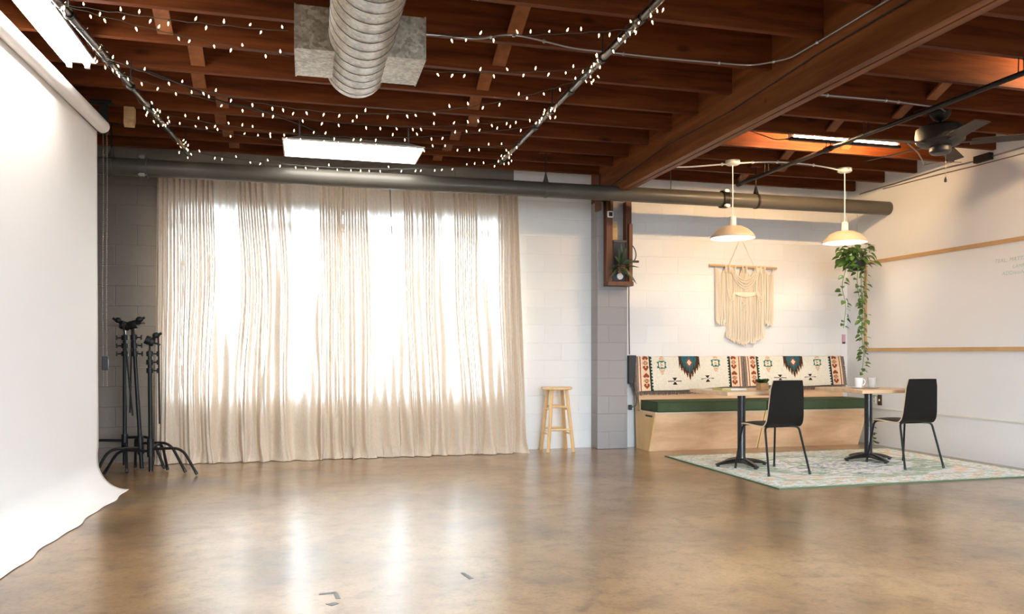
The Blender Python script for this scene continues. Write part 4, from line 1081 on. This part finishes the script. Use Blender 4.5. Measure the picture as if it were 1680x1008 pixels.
# ------------------------------------------------------------------ chairs
def chair(label):
    t = thing('dining_chair', label, 'chair', (0, 0, 0), 0, 'black bentwood chairs')
    # shell profile in (y,z): front edge to top of back; chair faces +y, origin under the seat centre
    pf_ = [(.235, .425), (.21, .442), (.10, .447), (-.05, .440), (-.13, .436), (-.155, .442), (-.182, .470), (-.196, .52), (-.206, .62), (-.216, .74), (-.228, .846)]
    pf_ = [(p.y, p.z) for p in rounded([(0, a, b_) for a, b_ in pf_], .03, 3)]
    k = len(pf_); th = .014
    L = [0]
    for i in range(1, k): L.append(L[-1]+math.hypot(pf_[i][0]-pf_[i-1][0], pf_[i][1]-pf_[i-1][1]))
    def half(s):
        s /= L[-1]
        w_ = .195 if s < .45 else .195-(s-.45)/.55*.032
        if s < .06: w_ -= (.06-s)/.06*.03
        if s > .97: w_ -= (s-.97)/.03*.012
        return w_
    nx = 10
    def shell(off, wk):
        vs = []
        for i in range(k):
            a = pf_[max(0, i-1)]; c = pf_[min(k-1, i+1)]; ty, tz = c[0]-a[0], c[1]-a[1]; q = math.hypot(ty, tz); ny, nz = -tz/q, ty/q
            for j in range(nx+1):
                u = j/nx*2-1; x = u*half(L[i])
                dish = .012*(u*u) if L[i]/L[-1] < .4 else .010*u*u
                vs.append((x, pf_[i][0]+ny*(off+dish*-0+ (dish if True else 0)), pf_[i][1]+nz*(off+dish)))
        return vs
    g = G(); a = shell(th/2, 1); b_ = shell(-th/2, 1); w_ = nx+1; n = len(a)
    g.cur = 0
    g._add(a+b_, [])
    for i in range(k-1):
        for j in range(nx):
            g.f.append((i*w_+j, (i+1)*w_+j, (i+1)*w_+j+1, i*w_+j+1)); g.mi.append(0)
            g.f.append((n+i*w_+j, n+i*w_+j+1, n+(i+1)*w_+j+1, n+(i+1)*w_+j)); g.mi.append(0)
    for i in range(k-1):
        for j in (0, nx):
            p, q = i*w_+j, (i+1)*w_+j; g.f.append((p, q, n+q, n+p) if j else (p, n+p, n+q, q)); g.mi.append(1)
    for j in range(nx):
        for i in (0, k-1):
            p, q = i*w_+j, i*w_+j+1; g.f.append((p, q, n+q, n+p) if i == 0 else (p, n+p, n+q, q)); g.mi.append(1)
    part('seat_shell', g, ['laminate', 'ply_edge'], t, world=False, smooth=40)
    fz = .424
    for s in (-1, 1):
        for e in (1, -1):
            top = (s*.10, e*.10 if e > 0 else -.10, fz)
            sh = (s*.175, .20 if e > 0 else -.155, fz-.002); ft = (s*.212, .268 if e > 0 else -.268, .004)
            pts = rounded([(s*.10, .12*e, fz), sh, ft], .06, 6)
            l = part('leg', G().tube(pts, .0095, 10), 'black_metal', t, world=False)
            sub('foot_cap', G().tube([pts[-1]+(pts[-2]-pts[-1]).normalized()*.025, pts[-1]-Vector((0,0,.003))], .0115, 10), 'dark_plastic', l, t, world=False)
    part('seat_support', G().tube([(-.13, .12, fz), (.13, .12, fz)], .0095, 8).tube([(-.13, -.12, fz), (.13, -.12, fz)], .0095, 8).tube([(-.10, -.13, fz), (-.10, .13, fz)], .0085, 8).tube([(.10, -.13, fz), (.10, .13, fz)], .0085, 8), 'black_metal', t, world=False)
    for x, y in ((-.1, .06), (.1, .06), (-.1, -.09), (.1, -.09)): part('screw_block', G().box(x-.018, x+.018, y-.012, y+.012, fz-.008, fz+.012), 'dark_plastic', t, world=False, smooth=0)
    return t
c1 = chair('black bentwood chair with pale ply edge pulled up to the notebook table'); c1.location = (4.138, 6.41, TZ); c1.rotation_euler.z = .03
c2 = dup(c1, (5.61, 6.44, TZ), -.02, 'black bentwood chair beside the mug table, nearest the whiteboard')

# ------------------------------------------------------------------ rug
rx0, rx1, ry0, ry1 = 3.675, 6.43, 5.585, 7.66
def vnoise(nx, ny, sx, sy, seed):
    r = np.random.default_rng(seed); gx, gy = int(nx/sx)+3, int(ny/sy)+3
    a = r.random((gx, gy)); X = np.arange(nx)/sx; Y = np.arange(ny)/sy
    xi, yi = X.astype(int), Y.astype(int); xf, yf = X-xi, Y-yi
    xf = xf*xf*(3-2*xf); yf = yf*yf*(3-2*yf)
    a00 = a[np.ix_(xi, yi)]; a10 = a[np.ix_(xi+1, yi)]; a01 = a[np.ix_(xi, yi+1)]; a11 = a[np.ix_(xi+1, yi+1)]
    return (a00*(1-xf)[:, None]+a10*xf[:, None])*(1-yf)[None]+(a01*(1-xf)[:, None]+a11*xf[:, None])*yf[None]
NX, NY = 260, 196
U, V = np.meshgrid((np.arange(NX)+.5)/NX, (np.arange(NY)+.5)/NY, indexing='ij')
X_ = U*(rx1-rx0); Y_ = V*(ry1-ry0)
ed = np.minimum(np.minimum(X_, rx1-rx0-X_), np.minimum(Y_, ry1-ry0-Y_))
n1 = vnoise(NX, NY, 7, 2.2, 1); n2 = vnoise(NX, NY, 16, 5, 2); n3 = vnoise(NX, NY, 3, 1.4, 3); n4 = vnoise(NX, NY, 30, 22, 4)
creme = np.array((.66, .63, .54)); green = np.array((.22, .30, .21)); peach = np.array((.60, .36, .21)); ice = np.array((.60, .65, .63)); slate = np.array((.10, .13, .16)); mint = np.array((.38, .45, .35))
colr = np.empty((NX, NY, 3)); colr[:] = creme
def lay(mask, c): 
    mm = np.clip(mask, 0, 1)[..., None]; colr[:] = colr*(1-mm)+c*mm
rr_ = np.sqrt(((X_-(rx1-rx0)/2)/1.15)**2+((Y_-(ry1-ry0)/2)/.78)**2)
lay((n2 > .45)*.6*(ed > .3), ice); lay(((n1*.6+n2*.4) > .60)*.7, mint)
lay((np.abs(rr_-.80+.16*(n4-.5)) < .13)*(n1 > .32)*.75, green); lay((np.abs(rr_-.42+.2*(n4-.5)) < .07)*(n1 > .35)*.7, green)
lay((rr_ < .36)*(n3 > .62)*.8, slate*1.4); lay((rr_ < .75)*(n3*.5+n1*.5 > .68)*.85, slate)
pt = (np.sin(X_*26)*np.sin(Y_*26) > .1)
lay(((ed > .06) & (ed < .30))*.85, creme); lay(((ed > .06) & (ed < .30) & pt)*(n1 > .42)*.7, peach); lay(((ed > .06) & (ed < .30) & (n3 > .66))*.8, green)
lay(((rr_ > .95) & (ed > .34))*(n1 > .52)*.75, peach); lay(((ed > .30) & (ed < .34))*(n3 > .25)*.7, green)
lay((ed < .06)*.9, mint*.8); lay((ed < .06)*(n3 > .6)*.7, creme); lay((ed < .018)*1., green*.9)
colr = np.minimum(colr*1.75*(.76+.40*n3)[..., None], .92)
t = thing('rug', 'pale green and peach distressed oriental rug under the two cafe tables', 'rug', ((rx0+rx1)/2, (ry0+ry1)/2, 0))
o = part('pile', G().grid(lambda u, v: (rx0+(rx1-rx0)*u, ry0+(ry1-ry0)*v, .0085+.0006*math.sin(u*9)*math.sin(v*7)), NX, NY), 'rug_weave', t, smooth=0)
cc = np.ones((NX*NY, 4), np.float32); cc[:, :3] = colr.transpose(1, 0, 2).reshape(-1, 3)
at = o.data.attributes.new('weave', 'FLOAT_COLOR', 'FACE'); at.data.foreach_set('color', np.clip(cc, 0, 1).ravel())
plain('rug_binding', (.10, .14, .075), .95)
part('binding', G().box(rx0-.006, rx1+.006, ry0-.006, ry0, 0, .009).box(rx0-.006, rx1+.006, ry1, ry1+.006, 0, .009).box(rx0-.006, rx0, ry0, ry1, 0, .009).box(rx1, rx1+.006, ry0, ry1, 0, .009).box(rx0, rx1, ry0, ry1, 0.0005, .006), 'rug_binding', t, smooth=0)

# ------------------------------------------------------------------ things on the tables
TT = TZ+.732
t = thing('notebook', 'open notebook with a yellow cover lying on the cafe table', 'notebook', (3.96, 6.80, TT))
part('pages', G().box(3.90, 4.07, 6.72, 6.90, TT+.001, TT+.016), 'note_paper', t, bevel=.003)
part('cover', G().hexa([(3.80, 6.72, TT), (3.90, 6.72, TT), (3.90, 6.9, TT), (3.80, 6.9, TT)], [(3.82, 6.72, TT+.022), (3.90, 6.72, TT+.014), (3.90, 6.9, TT+.014), (3.82, 6.9, TT+.022)]), 'note_yellow', t)
t = thing('succulent_planter', 'small square wooden planter with a green succulent on the notebook table', 'planter', (4.225, 6.70, TT))
part('box', G().box(4.182, 4.268, 6.657, 6.743, TT, TT+.07), 'raw_wood', t, bevel=.003)
part('soil', G().box(4.188, 4.262, 6.663, 6.737, TT+.066, TT+.073), 'soil', t, smooth=0)
g = G(); rr = random.Random(8)
for k in range(70):
    a = rr.uniform(0, 6.28); q = rr.uniform(0, .038)
    g.leaf((4.225+q*math.cos(a), 6.70+q*math.sin(a), TT+.07), (math.cos(a)*.8, math.sin(a)*.8, rr.uniform(.5, 1.6)), (0, -.6, 1), .05, .022, .1)
part('foliage', g, 'leaf_green', t)
def cup(x, y, name, label, cat, mat, handle):
    t = thing(name, label, cat, (x, y, TT))
    s = part('saucer', G().lathe([(.03, TT), (.062, TT+.006), (.075, TT+.012), (.07, TT+.011), (.03, TT+.005)], (x, y, 0), 32), 'porcelain', t)
    z = TT+.007
    pr_ = [(.026, z), (.032, z+.004), (.039, z+.05), (.043, z+.10)]
    part('body', G().lathe(pr_+[(r-.004, h) for r, h in reversed(pr_[1:])]+[(.02, z+.006)], (x, y, 0), 32), mat, t, smooth=50)
    if handle:
        part('handle', G().tube(bez((x+.040, y-.005, z+.082), (x+.082, y-.01, z+.09), (x+.078, y-.01, z+.03), (x+.036, y-.005, z+.022), 12), .0055, 8), mat, t)
cup(5.355, 6.77, 'mug', 'white porcelain mug with a handle on a saucer below the trailing vines', 'mug', 'porcelain', True)
cup(5.505, 6.76, 'tumbler', 'pale handleless cup on a saucer beside the white mug', 'cup', 'cup_glass', False)

# ------------------------------------------------------------------ hanging pothos
hx, hy = 6.14, 7.80
t = thing('hanging_plant', 'trailing green vine plant hanging from the large pipe in the corner', 'hanging plant', (hx, hy, 2.05))
pot = part('pot', G().lathe([(.07, 2.045), (.095, 2.08), (.11, 2.17), (.115, 2.18), (.10, 2.175), (.09, 2.15)], (hx, hy, 0), 28), 'dark_plastic', t)
g = G()
for a in (0.3, 2.4, 4.5): g.tube([(hx+.11*math.cos(a), hy+.11*math.sin(a), 2.175), (hx+.01, hy, 2.48), (hx+.012, PY-.02, PZ-PR)], .0022, 5)
part('hanger_wires', g, 'conduit_metal', t)
rr = random.Random(21)
g = G()
for k in range(115):
    a = rr.uniform(0, 6.28); el = rr.uniform(-.5, 1.1); q = rr.uniform(.07, .20)
    c = Vector((hx+q*math.cos(a)*1.0, hy+q*math.sin(a)*.8, 2.16+.13*math.sin(el)*1.1+rr.uniform(-.03, .06)))
    d = Vector((math.cos(a), math.sin(a), rr.uniform(-.8, .25)))
    L = rr.uniform(.065, .105)
    g.leaf(c, d, (rr.uniform(-.3, .3), -.5, 1), L, L*.78, .3)
part('foliage', g, 'leaf_green', t, smooth=60)
def vine(pts, nl, seed, Lr=(.05, .085)):
    r = random.Random(seed); sm = rounded([(p[0]-.065*min(1, (2.16-p[2])/.2), p[1], p[2]) for p in pts], .12, 5)
    v_ = part('vine', G().tube(sm, .0035, 5), 'vine_green', t)
    g = G(); tot = len(sm)-1
    seg = [0]
    for i in range(tot): seg.append(seg[-1]+(sm[i+1]-sm[i]).length)
    for k in range(nl):
        s = seg[-1]*(k+.5)/nl; i = max(j for j in range(tot) if seg[j] <= s); p = sm[i]+(sm[i+1]-sm[i])*((s-seg[i])/max(1e-6, seg[i+1]-seg[i]))
        a = r.uniform(-.5, PI+.5)*-1 if r.random() < .8 else r.uniform(0, 6.28); L = r.uniform(*Lr)
        d = Vector((math.cos(a)*1.0, math.sin(a)*.8, r.uniform(-.9, .1)))
        g.leaf(p+d*.02, d, (r.uniform(-.4, .4), -.6, .9), L, L*.72, .25)
    sub('leaves', g, 'leaf_green', v_, t, smooth=60)
vine([(hx-.05, hy-.05, 2.14), (hx-.17, hy-.08, 2.12), (hx-.20, hy-.08, 1.85), (hx-.13, hy-.08, 1.65), (hx-.17, hy-.08, 1.38)], 26, 31)
vine([(hx+.02, hy-.08, 2.13), (hx+.03, hy-.12, 1.85), (hx+.07, hy-.1, 1.6), (hx+.05, hy-.1, 1.35), (hx+.09, hy-.1, 1.1), (hx+.06, hy-.1, .86)], 46, 32, (.045, .08))
vine([(hx-.02, hy-.08, 2.13), (hx-.01, hy-.10, 1.9), (hx+.03, hy-.1, 1.7), (hx+.10, hy-.12, 1.55), (hx+.07, hy-.12, 1.3), (hx+.10, hy-.1, 1.05)], 26, 33, (.05, .085))
vine([(hx+.08, hy-.06, 2.12), (hx+.11, hy-.12, 1.95), (hx+.06, hy-.1, 1.78), (hx+.09, hy-.08, 1.6)], 10, 34)
# low plant in the gap at the end of the bench
t = thing('vine_plant', 'small leafy vine trailing to the floor in the gap between bench and corner', 'plant', (6.49, 8.1, 0))
part('stem', G().tube([(6.50, 8.3, .66), (6.47, 8.1, .62), (6.49, 7.98, .45), (6.47, 7.93, .2), (6.45, 7.90, .02)], .004, 6), 'vine_green', t)
g = G(); rr = random.Random(4)
for p in ((6.47, 8.1, .62), (6.44, 8.05, .63), (6.50, 8.0, .58), (6.47, 7.93, .22), (6.46, 7.92, .15), (6.43, 7.90, .06), (6.46, 7.9, .04), (6.49, 7.92, .10)):
    for _ in range(2):
        a = rr.uniform(0, 6.28); L = rr.uniform(.05, .08); g.leaf(p, (math.cos(a), math.sin(a)-.4, rr.uniform(-.2, .4)), (0, -.4, 1), L, L*.7, .25)
part('leaves', g, 'leaf_green', t, smooth=60)

# ------------------------------------------------------------------ whiteboard and wall fittings
wy0, wy1, wz0, wz1 = 3.6, 8.21, 1.115, 2.207
t = thing('whiteboard', 'very wide whiteboard in a thin wood frame with faint green handwriting', 'whiteboard', (RW-.01, 5.9, 1.1))
part('board', G().box(RW-.012, RW-.001, wy0+.03, wy1-.03, wz0+.03, wz1-.03), 'whiteboard', t, smooth=0)
g = G(); f_ = .042
g.box(RW-.024, RW-.001, wy0, wy1, wz0, wz0+f_); g.box(RW-.024, RW-.001, wy0, wy1, wz1-f_, wz1); g.box(RW-.024, RW-.001, wy1-f_, wy1, wz0+f_, wz1-f_); g.box(RW-.024, RW-.001, wy0, wy0+f_, wz0+f_, wz1-f_)
part('frame', g, 'frame_wood', t, smooth=0)
def writing(txt, y, z, size):
    cu = bpy.data.curves.new('handwriting', 'FONT'); cu.body = txt; cu.size = size; cu.shear = .25; cu.space_character = 1.15; cu.extrude = .0004
    cu.materials.append(M['marker_green'])
    tmp = bpy.data.objects.new('tmp', cu); COL.objects.link(tmp)
    me = bpy.data.meshes.new_from_object(tmp); bpy.data.objects.remove(tmp)
    o = bpy.data.objects.new('handwriting', me); COL.objects.link(o); o.parent = t
    o.rotation_euler = (PI/2, 0, -PI/2); o.location = Vector((RW-.0135, y, z))-t.location
writing('TEAL, MATTE', 6.335, 1.985, .052)
writing('LAMP', 6.13, 1.915, .048)
writing('ADDitioNAL', 6.25, 1.855, .052)
t = thing('wall_outlet', 'brown cover plate switch on the white wall under the whiteboard', 'wall outlet', (RW, 7.96, .535))
part('plate', G().box(RW-.008, RW, 7.925, 7.995, .475, .60), 'plate_brown', t, bevel=.002)
part('toggle', G().box(RW-.016, RW-.008, 7.952, 7.968, .525, .548), 'white_plastic', t, bevel=.001)
t = thing('wall_socket', 'small bare white socket between the bench end and the brown switch plate', 'wall outlet', (RW, 8.06, .54))
part('plate', G().box(RW-.006, RW, 8.03, 8.095, .49, .59), 'white_plastic', t, bevel=.002)
part('slots', G().box(RW-.008, RW-.006, 8.05, 8.058, .555, .575).box(RW-.008, RW-.006, 8.05, 8.058, .51, .53), 'dark_plastic', t, smooth=0)
rc = obj('cable_raceway', G().box(RW-.016, RW, 5.9, 8.12, .428, .446), 'white_paint', loc=(RW, 7, .43), bevel=.003)
props(rc, 'thin cream cable raceway running low along the wall beneath the switch plate', 'raceway')
pk = obj('pink_switch_cover', G().box(6.515, 6.565, BR-.008, BR, 1.21, 1.33), 'pink_card', loc=(6.54, BR, 1.27), bevel=.002)
props(pk, 'small pink card on the back wall behind the trailing vine', 'card'); pk.name = 'wall_card'
part('dark_slot', G().box(6.52, 6.56, BR-.011, BR-.008, 1.215, 1.235), 'dark_plastic', pk, world=True, smooth=0)

# ------------------------------------------------------------------ worn tape on the floor
def tape(poly, label):
    g = G().prism(poly, 'z', .0004, .0016)
    cx_ = sum(p[0] for p in poly)/len(poly); cy_ = sum(p[1] for p in poly)/len(poly)
    o = obj('tape_scrap', g, 'tape_grey', loc=(cx_, cy_, 0)); props(o, label, 'tape scrap', 'worn tape scraps on the concrete floor')
tape([(.054, 3.678), (.129, 3.687), (.13, 3.712), (.054, 3.700)], 'thin strip of worn grey tape, long arm of the bent pair on the floor')
tape([(.126, 3.605), (.148, 3.600), (.136, 3.700), (.119, 3.690)], 'short strip of worn grey tape, forming the corner of the bent pair on the floor')
tape([(.080, 3.538), (.107, 3.505), (.137, 3.532), (.128, 3.548), (.112, 3.552)], 'ragged scrap of grey tape on the floor just below the bent pair')
tape([(.744, 3.866), (.764, 3.752), (.788, 3.764), (.760, 3.874)], 'lone slanting strip of grey tape on the floor in the window reflection')
